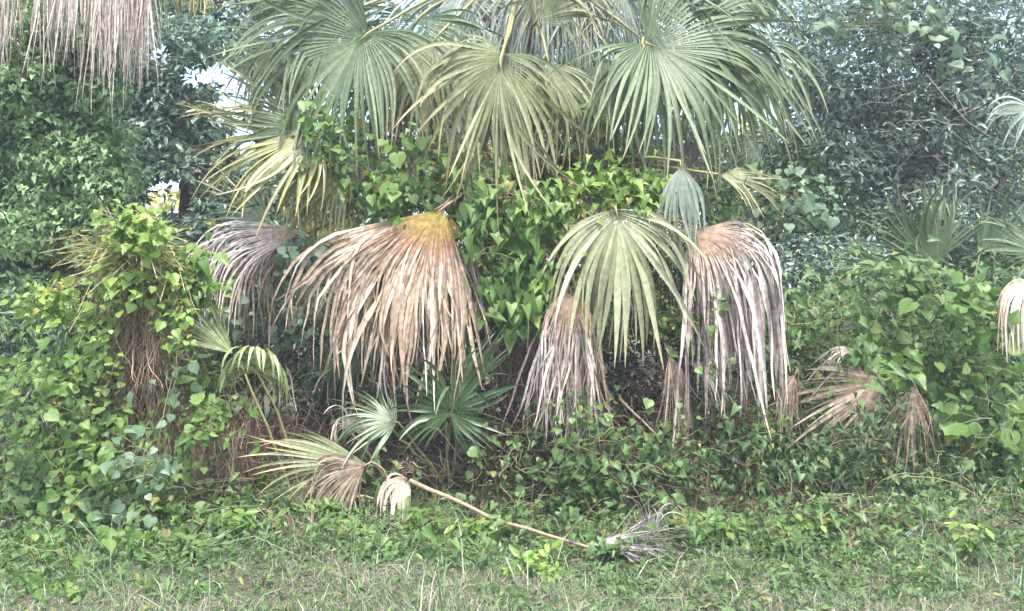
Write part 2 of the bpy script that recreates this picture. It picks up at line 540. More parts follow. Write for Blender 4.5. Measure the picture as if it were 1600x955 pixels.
def strands(mb, starts, length, rng, w=.004, spread=.15, wild=.03, n=6, down=1.0):
    """thin dry ribbons hanging from their starts"""
    for s0 in starts:
        L = length * rng.uniform(.5, 1.2)
        d = nrm(np.array([rng.normal(0, spread), rng.normal(0, spread), -down]))
        pts = [np.array(s0)]
        for k in range(n):
            d = nrm(d + rng.normal(0, wild * 5, 3) + np.array([0, 0, -.12 * down]))
            pts.append(pts[-1] + d * L / n)
        pts = np.array(pts)
        side = nrm(np.array([rng.normal(), rng.normal() * .5, 0])) * w * rng.uniform(.5, 1.3)
        ww = np.linspace(1, .4, n + 1)[:, None]
        V = np.stack([pts - side * ww, pts + side * ww], 1).reshape(-1, 3)
        k = np.arange(n)[:, None] * 2
        mb.add(V, k + [0, 1, 3, 2], rnd=rng.random())


def tangle(mb, centre, rad, count, rng, L=.35, r=.003):
    for _ in range(count):
        s = np.array(centre) + rng.normal(0, 1, 3) * np.array(rad) * .55
        e = s + rng.normal(0, 1, 3) * L * .6 - UP * L * .2
        tube(mb, curve(s, e, rng.normal(0, .06), 6, .03, rng), r * rng.uniform(.6, 1.3), r * .5, 3, rng.random())


def vine(name, label, spots, nor, tip, size, tpl, mat, rng, base, stems=6, parts=220, mass_extra=None, stem_r=.004, stem_mat=None, cat='vine'):
    """a climbing plant: stems, single leaves (largest in view), the rest of its leaves as one mass"""
    t = thing(name, label, cat, base)
    n = len(spots)
    size = np.broadcast_to(size, (n,)) * .58 * np.clip(rng.lognormal(0, .34, n), .4, 1.9)
    Mx = frames(nor, tip)
    # nearest / front-most leaves become parts of their own
    front = spots[:, 1] - size * 2.0 + rng.random(n) * .25
    order = np.argsort(front)
    one = order[:parts]; rest = order[parts:]
    variants = []
    for k in range(4):
        vb = MB()
        tv = tpl[0].copy()
        tv[:, 2] -= (-.15 + .18 * k) * tv[:, 1] ** 2
        tv[:, 0] *= (.85, 1.0, 1.1, .92)[k]
        vb.v.append(tv); vb.n = len(tv)
        for grp in tpl[1]:
            gg = np.asarray(grp); vb.f.setdefault(gg.shape[1], []).append(gg)
        vb.a['rnd'] = [np.full(len(tv), .5)]
        variants.append(vb.mesh('leaf', M[mat + '_one']))
    from mathutils import Matrix
    tl = np.array(t.location)
    for i in one:
        o = bpy.data.objects.new('leaf', variants[int(rng.integers(4))])
        COL.objects.link(o)
        m4 = np.eye(4)
        m4[:3, :3] = Mx[i] * size[i]
        m4[:3, 3] = spots[i] - tl
        o.parent = t
        o.matrix_local = Matrix(m4.tolist())
    mb = MB()
    if len(rest):
        scatter(mb, tpl, spots[rest], np.asarray(nor)[rest], np.asarray(tip)[rest], size[rest], rng.random(len(rest)), rng)
    if mass_extra is not None:
        p, nn, tt, sz = mass_extra
        scatter(mb, tpl, p, nn, tt, sz * .6, rng.random(len(p)), rng)
    if mb.n:
        mb.build('leaf_mass', M[mat], t, kind='stuff')
    sm = MB()
    for _ in range(stems * 3):
        c = spots[rng.integers(n)]
        near = np.argsort(np.linalg.norm(spots - c, axis=1))[:min(n, 60)]       # a stem climbs among neighbouring leaves
        k = rng.choice(near, min(7, len(near)), replace=False)
        seq = spots[k][np.argsort(spots[k][:, 2])] + np.array([0, .03, 0])
        foot = seq[0] + np.array([rng.normal(0, .08), .08, -rng.uniform(.1, .35)])
        foot[2] = max(foot[2], ground_z(foot[0], foot[1]))
        pts = np.concatenate([[foot], seq])
        fine = np.concatenate([curve(pts[j], pts[j + 1], .02, 5, .012, rng)[:-1] for j in range(len(pts) - 1)])
        tube(sm, fine, stem_r, stem_r * .5, 4, rng.random())
    sm.build('stem', stem_mat or M['vine_stem'], t, True, kind='stuff')
    return t


def box_spots(boxes, ydepth, rng, thick=.25, bulge=0.):
    """leaf spots through picture boxes (x0, y0, x1, y1, count[, depth]) about a depth; edges uneven"""
    out = []
    for bx in boxes:
        x0, y0, x1, y1, n = bx[:5]
        n = int(n * 2.3)
        yd = bx[5] if len(bx) > 5 else ydepth
        nc = max(4, n // 34)                      # leaves gather on shoots
        cx = rng.uniform(x0, x1, nc); cy = rng.uniform(y0, y1, nc); cz = rng.normal(0, thick * .7, nc)
        k = rng.integers(0, nc, n)
        sx = (x1 - x0) * .16 + 8; sy = (y1 - y0) * .16 + 8
        px = cx[k] + rng.normal(0, min(sx, 26), n); py = cy[k] + rng.normal(0, min(sy, 30), n)
        yy = yd + cz[k] + rng.normal(0, thick * .35, n)
        if bulge:
            u = (px - (x0 + x1) / 2) / max(1, (x1 - x0) / 2)
            yy += bulge * u ** 2
        out.append(np.stack([(px - CX) / F_PX * yy, yy, EYE - (py - HORIZON) / F_PX * yy], -1))
    p = np.concatenate(out)
    p[:, 2] = np.maximum(p[:, 2], ground_z(p[:, 0], p[:, 1]) + .03)
    return p


def vine_dirs(p, rng, out=(0, -.75, .55), down=1.0, jn=.6, jt=.6):
    n = len(p)
    nor = np.array(out)[None] + rng.normal(0, jn, (n, 3))
    tip = np.array([0, -.25, -down])[None] + rng.normal(0, jt, (n, 3))
    return nor, tip


# ------------------------------------------------------------------ background trees
rg = np.random.default_rng(5)
# woods far behind, sunlight put into their leaf colour, seen only through openings
mbf = MB()
fc = []
for _ in range(230):
    x = rg.uniform(-26, 26); y = rg.uniform(19, 27)
    fc.append((x, y, rg.uniform(.3, 5.4), rg.uniform(.8, 1.5)))
p, nn, tt = crown_leaves(fc, 40, rg, up=.4, gaps='sky')
scatter(mbf, T_OVAL, p, nn, tt, .30 * rg.uniform(.6, 1.3, len(p)), rg.random(len(p)), rg)
woods = mbf.build('far_woods', M['leaf_far'], kind='stuff')
woods['label'] = 'sunlit yellow-green woods glimpsed far behind the trees'
woods['category'] = 'woods'

cl = in_poly_clumps([(-60, -20, 175, 470, 118), (-60, 420, 120, 560, 22), (150, 150, 190, 440, 8)], 6.75, 7.5, .32, rg)
tree('vine_draped_tree', 'tall tree wholly curtained in green climbing leaves, at the left edge', (-4.4, 7.4), P(60, 150, 7.4), cl, 600, T_ARROW,
     M['leaf_left'], .05, rg, .18, up=.25, tip_down=.9)
cl = in_poly_clumps([(150, 30, 340, 140, 26), (170, 90, 340, 300, 50), (180, 250, 330, 340, 14), (330, 240, 420, 330, 12), (260, 320, 420, 400, 16)], 9.4, 10.6, .42, rg)
tree('oak_tree', 'small-leaved dark tree with sunlit gaps, behind the straw-cored vine mound', (-4.1, 10.2), P(300, 140, 10.2), cl, 210, T_OVAL, M['leaf_oak'], .105, rg,
     .13, gaps=True, group='small-leaved trees behind the palms')
cl = in_poly_clumps([(220, -60, 560, 70, 56), (400, 40, 560, 200, 26), (320, 60, 440, 130, 10), (430, 180, 640, 330, 22)], 11.0, 12.6, .5, rg)
tree('oak_tree', 'thin-crowned tree against white sky, between the thatched palm and the big palm', (-3.3, 12.0), P(395, 60, 12.0), cl, 150, T_OVAL, M['leaf_oak'], .11, rg,
     .12, gaps=True, group='small-leaved trees behind the palms')
cl = in_poly_clumps([(640, -40, 1000, 150, 34), (640, 140, 1180, 330, 40), (1000, -40, 1250, 140, 30), (1080, 180, 1230, 330, 18)], 11.0, 13.0, .5, rg)
tree('oak_tree', 'shadowy small-leaved tree directly behind the big palm crown', (1.2, 12.2), P(930, 100, 12.2), cl, 130, T_OVAL, M['leaf_oak'], .11, rg,
     .13, gaps=True, group='small-leaved trees behind the palms')
cl = in_poly_clumps([(1245, 20, 1640, 360, 120), (1225, 120, 1300, 260, 14), (1400, 300, 1640, 450, 24), (1240, -60, 1640, 30, 22)], 8.6, 10.2, .40, rg)
tree('oak_tree', 'dense bluish-green small-leaved tree filling the upper right corner', (5.0, 10.0), P(1480, 150, 10.0), cl, 260, T_OVAL, M['leaf_right'], .085, rg,
     .16, gaps=True, group='small-leaved trees behind the palms', nlimb=22)

# dark shrub layer behind the palms
def shrub(label, boxes, y0, y1, per, tpl, mat, size, r=.34, group='shady shrubs behind the palms', seed=1):
    rs = np.random.default_rng(seed)
    cl = in_poly_clumps(boxes, y0, y1, r, rs)
    c0 = np.mean([c[:3] for c in cl], axis=0)
    t = thing('shrub', label, 'shrub', (c0[0], c0[1], 0), group)
    p, nn, tt = crown_leaves(cl, per, rs)
    p[:, 2] = np.maximum(p[:, 2], .04)
    b = MB(); scatter(b, tpl, p, nn, tt, size * rs.uniform(.6, 1.3, len(p)), rs.random(len(p)), rs)
    b.build('foliage', mat, t)
    s = MB()
    for i in range(0, len(cl), 3):
        tube(s, curve((c0[0] + rs.normal(0, .15), c0[1] + rs.normal(0, .15), 0), cl[i][:3], .1, 7, .03, rs), .014, .005, 5, .4)
    s.build('stem', M['bark'], t, True, kind='stuff')
    return t


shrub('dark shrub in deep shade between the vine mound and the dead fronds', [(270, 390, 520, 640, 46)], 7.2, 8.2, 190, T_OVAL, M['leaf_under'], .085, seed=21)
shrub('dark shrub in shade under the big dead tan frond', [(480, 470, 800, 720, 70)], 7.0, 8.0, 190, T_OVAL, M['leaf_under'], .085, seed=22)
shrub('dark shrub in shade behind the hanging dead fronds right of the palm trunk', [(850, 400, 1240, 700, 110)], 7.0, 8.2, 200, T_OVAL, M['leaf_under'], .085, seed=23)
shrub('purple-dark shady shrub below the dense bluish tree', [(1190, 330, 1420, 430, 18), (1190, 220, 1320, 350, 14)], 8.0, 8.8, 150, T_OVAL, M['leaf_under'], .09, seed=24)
shrub('fine-leaved green shrub between the right dead frond and the palmetto fan', [(1205, 385, 1400, 470, 26)], 7.2, 7.7, 240, T_OVAL, M['leaf_right'], .06, r=.26, seed=25)
shrub('grey-green feathery shrub at the left edge beside the vine mound', [(-40, 480, 150, 640, 26)], 6.4, 6.9, 220, T_NARROW, M['vine_blue'], .09, r=.26, seed=26)
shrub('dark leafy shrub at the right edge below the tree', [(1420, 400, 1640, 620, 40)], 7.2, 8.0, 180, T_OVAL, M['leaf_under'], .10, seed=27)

# ------------------------------------------------------------------ the big cabbage palm
GP = 'cabbage palms'
Yp = 6.55
TR = P(812, 430, Yp); TR[2] = 0
palm = thing('cabbage_palm', 'big fan palm in the middle, skirted with dead tan fronds', 'palm', TR, GP)
tb = MB()
ptop = P(822, -70, Yp + .1)
tube(tb, curve(TR - UP * .1, ptop, 0, 14, .01), .20, .17, 12, .4)
for k in range(60):                      # old leaf bases criss-cross the trunk
    z = .15 + (ptop[2] - .2) * k / 60; a = k * 2.4
    o = np.array([TR[0] + math.cos(a) * .19, TR[1] + math.sin(a) * .19, z])
    tube(tb, [o, o + np.array([math.cos(a) * .10, math.sin(a) * .10, .12]), o + np.array([math.cos(a) * .17, math.sin(a) * .17, .30])], .035, .012, 4, R.random())
tb.build('trunk', M['palm_bark'], palm, True)
heart = P(825, -60, Yp)
low = P(812, 260, Yp - .1)


def pf(px, py, y, ang, half, Lpx, mat, seed, **k):
    b = k.pop('base', heart)
    return frond(palm, P(px, py, y), ang, half, Lpx / F_PX * y, M[mat], seed, base=b, **k)


# green crown
pf(575, 52, 5.9, 222, 125, 245, 'frond_green', 101, droop=.75, t0=.28, breaks=.35, nseg=60, cup=.35, jit=.45, fwd=.1, face=(.2, -1, .5))
pf(652, 30, 6.1, 250, 105, 215, 'frond_green', 102, droop=.75, nseg=48, face=(-.2, -1, .6))
pf(786, 84, 5.5, 264, 105, 225, 'frond_olive', 103, droop=1.2, t0=.12, split=.2, soft=.5, breaks=.25, nseg=40, fwd=.15, face=(.25, -1, -.15), cup=-.1, jit=.6)
pf(782, 92, 5.42, 268, 34, 245, 'frond_olive', 119, droop=.5, t0=.05, split=.15, breaks=.08, nseg=22, fwd=.25, face=(-.3, -1, 0), jit=.4)
pf(790, 70, 5.6, 205, 50, 130, 'frond_olive', 149, droop=.7, nseg=16, breaks=.5, face=(0, -1, .1), jit=.5)
pf(835, 40, 5.9, 60, 70, 170, 'frond_olive', 104, droop=.6, breaks=.5, nseg=30, face=(0, -1, .2))
pf(1010, 68, 5.8, -22, 128, 260, 'frond_green', 105, droop=.75, t0=.28, breaks=.35, nseg=62, cup=.35, jit=.45, fwd=.12, face=(-.15, -1, .5))
pf(1005, 72, 5.75, 262, 52, 210, 'frond_green', 106, droop=.9, nseg=24, base=P(1010, 60, 5.85))
pf(930, -60, 6.25, 268, 85, 235, 'frond_pale', 107, droop=1.1, nseg=60, width=.8, shrink=.7, jit=.4, split=.15)
pf(900, -50, 6.2, 255, 70, 210, 'frond_pale', 108, droop=1.1, nseg=50, width=.8, shrink=.7, jit=.4, split=.15)
pf(965, -40, 6.2, 285, 65, 220, 'frond_pale', 117, droop=1.1, nseg=48, width=.8, shrink=.7, jit=.4, split=.15)
pf(720, -30, 6.25, 265, 80, 200, 'frond_pale', 109, droop=.9, nseg=50, width=.85, jit=.35, split=.18)
pf(800, -70, 6.3, 275, 75, 230, 'frond_pale', 118, droop=.9, nseg=48, width=.85, jit=.35, split=.18)
pf(850, -60, 6.2, 268, 60, 215, 'frond_pale', 127, droop=1.1, nseg=44, width=.85, jit=.35, split=.18)
pf(1110, -20, 6.3, 20, 80, 170, 'frond_green', 110, droop=.5, nseg=36)
pf(520, -30, 6.2, 170, 80, 170, 'frond_green', 111, droop=.5, nseg=36)
pf(620, 60, 6.5, 262, 70, 200, 'frond_green', 121, droop=1.0, nseg=34)
pf(900, 70, 6.5, 280, 60, 190, 'frond_olive', 122, droop=1.0, nseg=30)
pf(1090, 80, 6.5, 285, 70, 190, 'frond_green', 123, droop=1.0, nseg=34)
pf(700, 90, 6.4, 275, 60, 170, 'frond_pale', 124, droop=1.0, nseg=30)
pf(540, 20, 6.0, 200, 60, 200, 'frond_green', 128, droop=.7, nseg=30)
pf(680, 60, 5.9, 250, 80, 165, 'frond_olive', 129, droop=1.0, nseg=32, breaks=.3)
pf(1080, 40, 5.95, -40, 80, 215, 'frond_green', 146, droop=.8, nseg=36, breaks=.3)
pf(960, 90, 6.0, 255, 60, 185, 'frond_green', 147, droop=1.0, nseg=28)
pf(855, 90, 5.8, 285, 60, 165, 'frond_olive', 148, droop=1.0, nseg=26, breaks=.3)
# yellowing fan on the left
pf(500, 212, 5.9, 186, 95, 200, 'frond_yellow', 112, droop=.28, t0=.4, breaks=.08, nseg=40, fwd=.15, face=(.1, -1, .6), base=low)
pf(505, 240, 6.1, 262, 60, 150, 'frond_yellow', 125, droop=.6, nseg=26, base=low)
pf(430, 352, 6.9, 158, 50, 120, 'frond_dark', 113, droop=.2, nseg=26, base=P(560, 420, 7.1))
pf(1118, 272, 5.6, -12, 42, 105, 'frond_olive', 114, droop=.45, nseg=18, base=low, face=(0, -1, .8))
pf(1063, 252, 5.45, 272, 44, 140, 'frond_pale', 115, droop=.9, t0=.1, nseg=18, width=1.1, base=low, fwd=.25)
pf(1195, 222, 6.6, 215, 40, 80, 'frond_dark', 116, droop=.5, nseg=16, base=P(1100, 250, 6.7))
pf(512, 205, 5.95, 165, 55, 185, 'frond_green', 150, droop=.35, nseg=28, base=low)
pf(545, 260, 5.9, 240, 45, 130, 'frond_yellow', 151, droop=.6, nseg=20, base=low)
pf(1150, 60, 6.1, -60, 70, 190, 'frond_green', 152, droop=.9, nseg=30, breaks=.3)
pf(465, 60, 6.2, 215, 60, 150, 'frond_green', 153, droop=.7, nseg=28, breaks=.3)
# hanging green-olive leaf
pf(962, 325, 5.32, 278, 84, 225, 'frond_limp', 120, droop=.9, t0=.12, soft=.4, split=.18, breaks=.08, nseg=30, fwd=.3, cup=-.15, base=low, face=(0, -1, .5), jit=.35, width=1.15, label='limp olive-green hanging frond')
pf(958, 330, 5.45, 268, 60, 205, 'frond_limp', 126, droop=1.1, t0=.1, split=.15, nseg=24, fwd=.2, base=low, jit=.35)
# dead skirt
DL = dict(pet_mat=M['petiole_dead'], shrink=1.0, jit=.6, ragged=.26, curl=1.3, crumple=.11, base=low, fold_h=.8, taper=3.0, width=1.85)
pf(697, 318, 5.55, 209, 78, 285, 'dead_tan', 130, droop=1.5, t0=.50, soft=.12, split=.45, nseg=73, half2=17, breaks=.2, hang=.15, fwd=.12, cup=.1, face=(.1, -1, .45), short=.05, label='big dead tan frond hanging left of the trunk', **DL)
pf(699, 320, 5.50, 218, 66, 255, 'dead_tan', 139, droop=1.7, t0=.36, soft=.15, split=.34, nseg=64, half2=22, breaks=.2, hang=.25, fwd=.16, face=(.1, -1, .45), short=.0, **DL)
pf(702, 322, 5.60, 250, 58, 215, 'dead_tan', 131, droop=1.5, t0=.28, soft=.2, split=.26, nseg=73, hang=.3, breaks=.2, label='dead tan frond tucked behind the biggest one', **DL)
pf(690, 330, 5.66, 225, 50, 250, 'dead_grey', 140, droop=1.6, t0=.40, soft=.2, split=.3, nseg=64, half2=26, hang=.2, **DL)
pf(1075, 352, 5.6, -16, 34, 262, 'dead_grey', 132, droop=3.6, t0=.24, soft=.2, split=.24, nseg=64, half2=85, hang=.7, fwd=.1, cup=.1, face=(0, -1, .5), short=.0, label='dead pale frond arching down right of the trunk', **DL)
pf(1072, 356, 5.56, -30, 36, 235, 'dead_grey', 141, droop=3.4, t0=.17, soft=.2, split=.18, nseg=57, half2=50, hang=.7, fwd=.2, short=.0, **DL)
pf(1085, 358, 5.7, -55, 55, 185, 'dead_tan', 133, droop=1.8, t0=.12, split=.2, nseg=73, hang=.8, label='dead tan frond under the pale arching one', **DL)
pf(886, 440, 5.28, 264, 46, 222, 'dead_grey', 134, droop=1.6, t0=.08, split=.15, nseg=73, hang=.9, fwd=.25, short=.05, label='narrow dead frond hanging straight down beside the trunk', **DL)
pf(898, 442, 5.33, 274, 42, 195, 'dead_tan', 135, droop=1.5, t0=.1, split=.25, nseg=54, hang=.8, fwd=.2, **DL)
pf(492, 358, 6.1, 184, 34, 225, 'dead_grey', 136, droop=2.3, t0=.45, soft=.15, split=.42, nseg=64, half2=14, hang=.5, fwd=.12, label='grey dead frond arching left toward the vine mound', **DL)
pf(488, 362, 6.15, 195, 40, 200, 'dead_brown', 142, droop=2.0, t0=.40, soft=.2, split=.35, nseg=48, half2=16, hang=.5, **DL)
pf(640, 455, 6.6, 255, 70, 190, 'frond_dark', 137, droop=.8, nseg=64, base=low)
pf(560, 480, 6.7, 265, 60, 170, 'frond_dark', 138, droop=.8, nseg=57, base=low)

pf(690, 345, 5.72, 240, 70, 215, 'dead_brown', 143, droop=1.5, t0=.3, nseg=60, hang=.3, **DL)
pf(1090, 375, 5.78, -50, 62, 172, 'dead_brown', 144, droop=2.0, t0=.15, nseg=56, hang=.7, **DL)
pf(893, 460, 5.4, 268, 40, 190, 'dead_brown', 145, droop=1.5, t0=.1, nseg=36, hang=.8, **DL)

# thatched palm, upper left
GL = P(105, 430, 7.7); GL[2] = 0
palm2 = thing('cabbage_palm', 'palm at the top left with a grey thatch skirt', 'palm', GL, GP)
tb = MB(); top2 = P(110, -200, 7.7)
tube(tb, curve(GL - UP * .1, top2, 0, 12, .01), .19, .17, 12, .4)
tb.build('trunk', M['palm_bark'], palm2, True)
for i, (px, py, ang, L) in enumerate([(30, -110, 258, 190), (85, -120, 265, 190), (140, -110, 268, 200), (190, -105, 272, 205), (215, -100, 278, 195), (0, -100, 262, 170), (110, -80, 268, 140), (200, -120, 282, 215), (165, -115, 270, 205)]):
    frond(palm2, P(px, py, 6.4 + .08 * (i % 3)), ang, 26, L / F_PX * 6.5, M['dead_grey'], 200 + i, nseg=44, droop=1.5, t0=.1, split=.2, hang=.9, shrink=.75,
          jit=.4, ragged=.3, curl=1.0, crumple=.05, fold_h=.8, base=top2, pet_mat=M['petiole_dead'])
frond(palm2, P(312, -38, 6.5), 275, 75, 62 / F_PX * 6.5, M['frond_yellow'], 210, nseg=30, droop=.4, base=top2)
frond(palm2, P(250, -60, 6.6), 285, 50, 100 / F_PX * 6.6, M['frond_green'], 211, nseg=24, droop=.5, base=top2)

# ------------------------------------------------------------------ small palmettos
GS = 'palmettos in the undergrowth'


def palmetto(label, root, y):
    q = P(root[0], root[1], y)
    q[2] = ground_z(q[0], q[1]) - .03
    return thing('palmetto', label, 'palmetto', q, GS), q


def sf(t, root, px, py, y, ang, half, Lpx, mat, seed, **k):
    k.setdefault('nseg', 24)
    return frond(t, P(px, py, y), ang, half, Lpx / F_PX * y, M[mat], seed, base=np.array(root) + R.normal(0, .03, 3) * [1, 1, 0], pet_r=.008, **k)


t, q = palmetto('palmetto with a bright bent fan beside the vine mound', (470, 800), 5.45)
sf(t, q, 402, 582, 5.15, 75, 105, 92, 'frond_bright', 301, droop=1.8, t0=.3, split=.5, fwd=.5, face=(-.1, -1, -.3), nseg=28, hang=.5)
sf(t, q, 372, 560, 5.3, 135, 28, 125, 'frond_bright', 302, droop=.1, nseg=16)
t, q = palmetto('dark green palmetto with star-like fans under the big dead frond', (700, 790), 5.75)
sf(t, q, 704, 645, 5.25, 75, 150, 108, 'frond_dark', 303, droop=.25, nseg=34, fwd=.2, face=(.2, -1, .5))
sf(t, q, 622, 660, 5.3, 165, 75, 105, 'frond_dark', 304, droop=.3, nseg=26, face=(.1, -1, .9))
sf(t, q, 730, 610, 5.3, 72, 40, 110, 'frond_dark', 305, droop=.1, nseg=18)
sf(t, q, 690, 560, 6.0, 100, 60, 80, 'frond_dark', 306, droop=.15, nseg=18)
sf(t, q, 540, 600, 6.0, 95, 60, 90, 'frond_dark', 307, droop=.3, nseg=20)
t, q = palmetto('half-dead palmetto low in front with a green sideways fan', (640, 800), 5.3)
sf(t, q, 590, 728, 5.1, 172, 26, 175, 'frond_olive', 308, droop=.28, t0=.4, split=.45, nseg=16, sag=.02)
sf(t, q, 580, 722, 5.05, 205, 50, 165, 'dead_brown', 309, droop=1.6, t0=.3, nseg=40, hang=.5, shrink=.8, jit=.5, ragged=.3, crumple=.05, taper=3., pet_mat=M['petiole_dead'])
sf(t, q, 545, 775, 5.0, 235, 22, 80, 'dead_grey', 310, droop=.6, nseg=16, pet_mat=M['petiole_dead'])
sf(t, q, 545, 672, 5.4, 80, 80, 60, 'dead_cream', 311, droop=2.2, t0=.2, nseg=16, hang=.8, shrink=.6, pet_mat=M['petiole_dead'])
t, q = palmetto('upright green palmetto fan above the right-hand vines', (1470, 640), 6.9)
sf(t, q, 1468, 432, 6.6, 118, 52, 165, 'frond_green', 312, droop=.05, nseg=26, width=1.1, fwd=.3)
sf(t, q, 1455, 420, 6.8, 100, 60, 140, 'frond_green', 313, droop=.1, nseg=22)
sf(t, q, 1400, 425, 6.6, 170, 40, 110, 'frond_dark', 314, droop=.2, nseg=16)
sf(t, q, 1530, 400, 7.0, 60, 50, 110, 'frond_dark', 315, droop=.2, nseg=18)
t, q = palmetto('palmetto at the right edge with spiky fans and a pale dead one', (1640, 640), 5.9)
sf(t, q, 1628, 400, 5.8, 150, 60, 110, 'frond_green', 316, droop=.15, nseg=18)
sf(t, q, 1622, 168, 6.2, 190, 40, 100, 'frond_pale', 317, droop=.5, nseg=10, split=.2, width=.9)
sf(t, q, 1620, 440, 5.6, 200, 45, 130, 'dead_cream', 318, droop=2.0, t0=.15, nseg=26, hang=.6, shrink=.6, jit=.3, pet_mat=M['petiole_dead'])
t, q = palmetto('palmetto with two dead brown fans below the right-hand vines', (1440, 760), 6.2)
sf(t, q, 1392, 590, 5.55, 203, 44, 150, 'dead_brown', 319, droop=.10, soft=.5, nseg=24, split=.4, jit=.2, ragged=.25, pet_mat=M['petiole_dead'])
sf(t, q, 1428, 592, 5.6, 262, 36, 125, 'dead_brown', 320, droop=.3, nseg=24, split=.4, jit=.15, ragged=.2, pet_mat=M['petiole_dead'])
sf(t, q, 1340, 545, 5.7, 185, 20, 70, 'dead_grey', 321, droop=.8, nseg=12, shrink=.6, pet_mat=M['petiole_dead'])
t, q = palmetto('small brown dead palmetto fan drooping in the dark hollow', (1262, 720), 6.1)
sf(t, q, 1246, 578, 5.5, 240, 34, 95, 'dead_brown', 322, droop=1.2, t0=.15, nseg=22, hang=.6, shrink=.7, pet_mat=M['petiole_dead'])
t, q = palmetto('reddish-brown dead palmetto below the pale arching frond', (1075, 760), 5.9)
sf(t, q, 1042, 545, 5.4, 287, 30, 130, 'dead_brown', 323, droop=1.2, t0=.2, nseg=26, hang=.6, shrink=.75, pet_mat=M['petiole_dead'])
sf(t, q, 1072, 566, 5.5, -18, 30, 90, 'dead_grey', 324, droop=1.0, nseg=18, hang=.4, shrink=.5, pet_mat=M['petiole_dead'])

# fallen frond: long stalk on the ground with a crumpled grey blade
ff = thing('fallen_frond', 'fallen dead frond with long pale stalk lying in front', 'frond', P(920, 850, 4.95))
sb = MB()
tube(sb, np.concatenate([curve(P(640, 750, 4.9), P(760, 806, 4.85), .0, 5, .004), curve(P(760, 806, 4.85), P(922, 856, 4.65), .0, 6, .004)[1:]]), .015, .009, 6, .3)
sb.build('stalk', M['petiole_dead'], ff, True)
frond(ff, P(912, 850, 4.68), 4, 24, 150 / F_PX * 4.68, M['dead_ash'], 401, nseg=44, droop=.2, crumple=.12, taper=3., shrink=.6, jit=.35, ragged=.3, curl=1.2, face=(0, -.6, 1))
frond(ff, P(1022, 842, 4.65), 100, 40, 85 / F_PX * 4.65, M['dead_ash'], 402, nseg=18, droop=1.2, shrink=.6, jit=.35, ragged=.3, curl=1.2)
frond(ff, P(640, 748, 5.0), 215, 70, 95 / F_PX * 5.0, M['dead_cream'], 403, nseg=18, droop=2.0, t0=.15, hang=.6, shrink=.6, jit=.4, ragged=.35, breaks=.5)
frond(ff, P(648, 742, 5.02), 110, 40, 45 / F_PX * 5.0, M['dead_brown'], 404, nseg=10, droop=1.0, shrink=.6, jit=.4)
tv = thing('fallen_leaf', 'curled white dry leaf strip lying in the front grass', 'leaf', P(545, 935, 4.0))
sb = MB()
for (a, b) in (((525, 930), (528, 960)), ((528, 928), (572, 934)), ((540, 950), (556, 932))):
    pts = curve(P(*a, 4.0), P(*b, 4.0), .02, 6, .004)
    side = np.array([.0, .012, .009])
    V = np.stack([pts - side, pts + side], 1).reshape(-1, 3); k = np.arange(5)[:, None] * 2
    sb.add(V, k + [0, 1, 3, 2], rnd=.9)
sb.build('strip', M['dead_cream'], tv)
st = thing('dead_stick', 'thin pale dead stick slanting in the dark gap right of the trunk', 'stick', P(1025, 680, 5.5))
sb = MB(); tube(sb, curve(P(968, 622, 5.6), P(1028, 682, 5.45), 0, 6, .004), .011, .008, 5, .6)
sb.build('stem', M['petiole_dead'], st, True)

# ------------------------------------------------------------------ vines
rv = np.random.default_rng(77)
p = box_spots([(735, 330, 865, 470, 170), (715, 265, 870, 350, 110), (770, 440, 860, 545, 70), (750, 400, 800, 500, 30), (700, 280, 760, 380, 40)], 5.42, rv, .2, bulge=.15)
n_, t_ = vine_dirs(p, rv, down=1.4, jn=.4, jt=.35)
vine('arrowhead_vine', 'green arrow-leaved vine covering the big palm trunk between dead fronds', p, n_, t_, .125, T_ARROW, 'vine_bright', rv, TR, 7, 300)
p = box_spots([(890, 275, 1010, 322, 150), (860, 290, 910, 340, 40), (930, 260, 960, 295, 20)], 5.5, rv, .15)
n_, t_ = vine_dirs(p, rv, (0, -.6, .8), 1.0)
vine('lime_vine', 'bright lime-green vine draped over the limp olive frond', p, n_, t_, .105, T_ARROW, 'vine_lime', rv, P(950, 330, 5.7), 4, 200)
p = box_spots([(590, 240, 740, 330, 150), (500, 190, 580, 300, 110), (640, 200, 720, 260, 40), (540, 300, 640, 350, 40), (690, 300, 750, 400, 40)], 5.85, rv, .25)
n_, t_ = vine_dirs(p, rv, down=1.0)
vine('climbing_vine', 'green vine clambering over the palm left of its trunk above the dead frond', p, n_, t_, .095, T_HEART, 'vine_bright', rv, P(640, 330, 6.1), 7, 260)
p = box_spots([(860, 180, 960, 290, 120), (960, 210, 1060, 290, 60), (1090, 230, 1170, 340, 50), (1100, 320, 1160, 370, 20), (820, 220, 880, 280, 50)], 5.95, rv, .25)
n_, t_ = vine_dirs(p, rv, down=1.0)
vine('climbing_vine', 'darker green vine clambering over the palm right of its trunk below the crown', p, n_, t_, .10, T_ARROW, 'vine_mid', rv, P(950, 300, 6.2), 7, 240)
p = box_spots([(370, 400, 490, 510, 150), (420, 380, 480, 430, 40), (360, 440, 420, 520, 40)], 6.3, rv, .22)
n_, t_ = vine_dirs(p, rv, down=1.0)
vine('climbing_vine', 'bluish-green vine hanging behind the big dead tan frond on the left', p, n_, t_, .095, T_HEART, 'vine_blue', rv, P(430, 600, 6.4), 5, 180)
p = box_spots([(1100, 470, 1130, 520, 14), (880, 440, 920, 500, 20), (1040, 460, 1130, 560, 60), (1080, 580, 1130, 640, 20), (860, 370, 900, 420, 14)], 5.5, rv, .1)
n_, t_ = vine_dirs(p, rv)
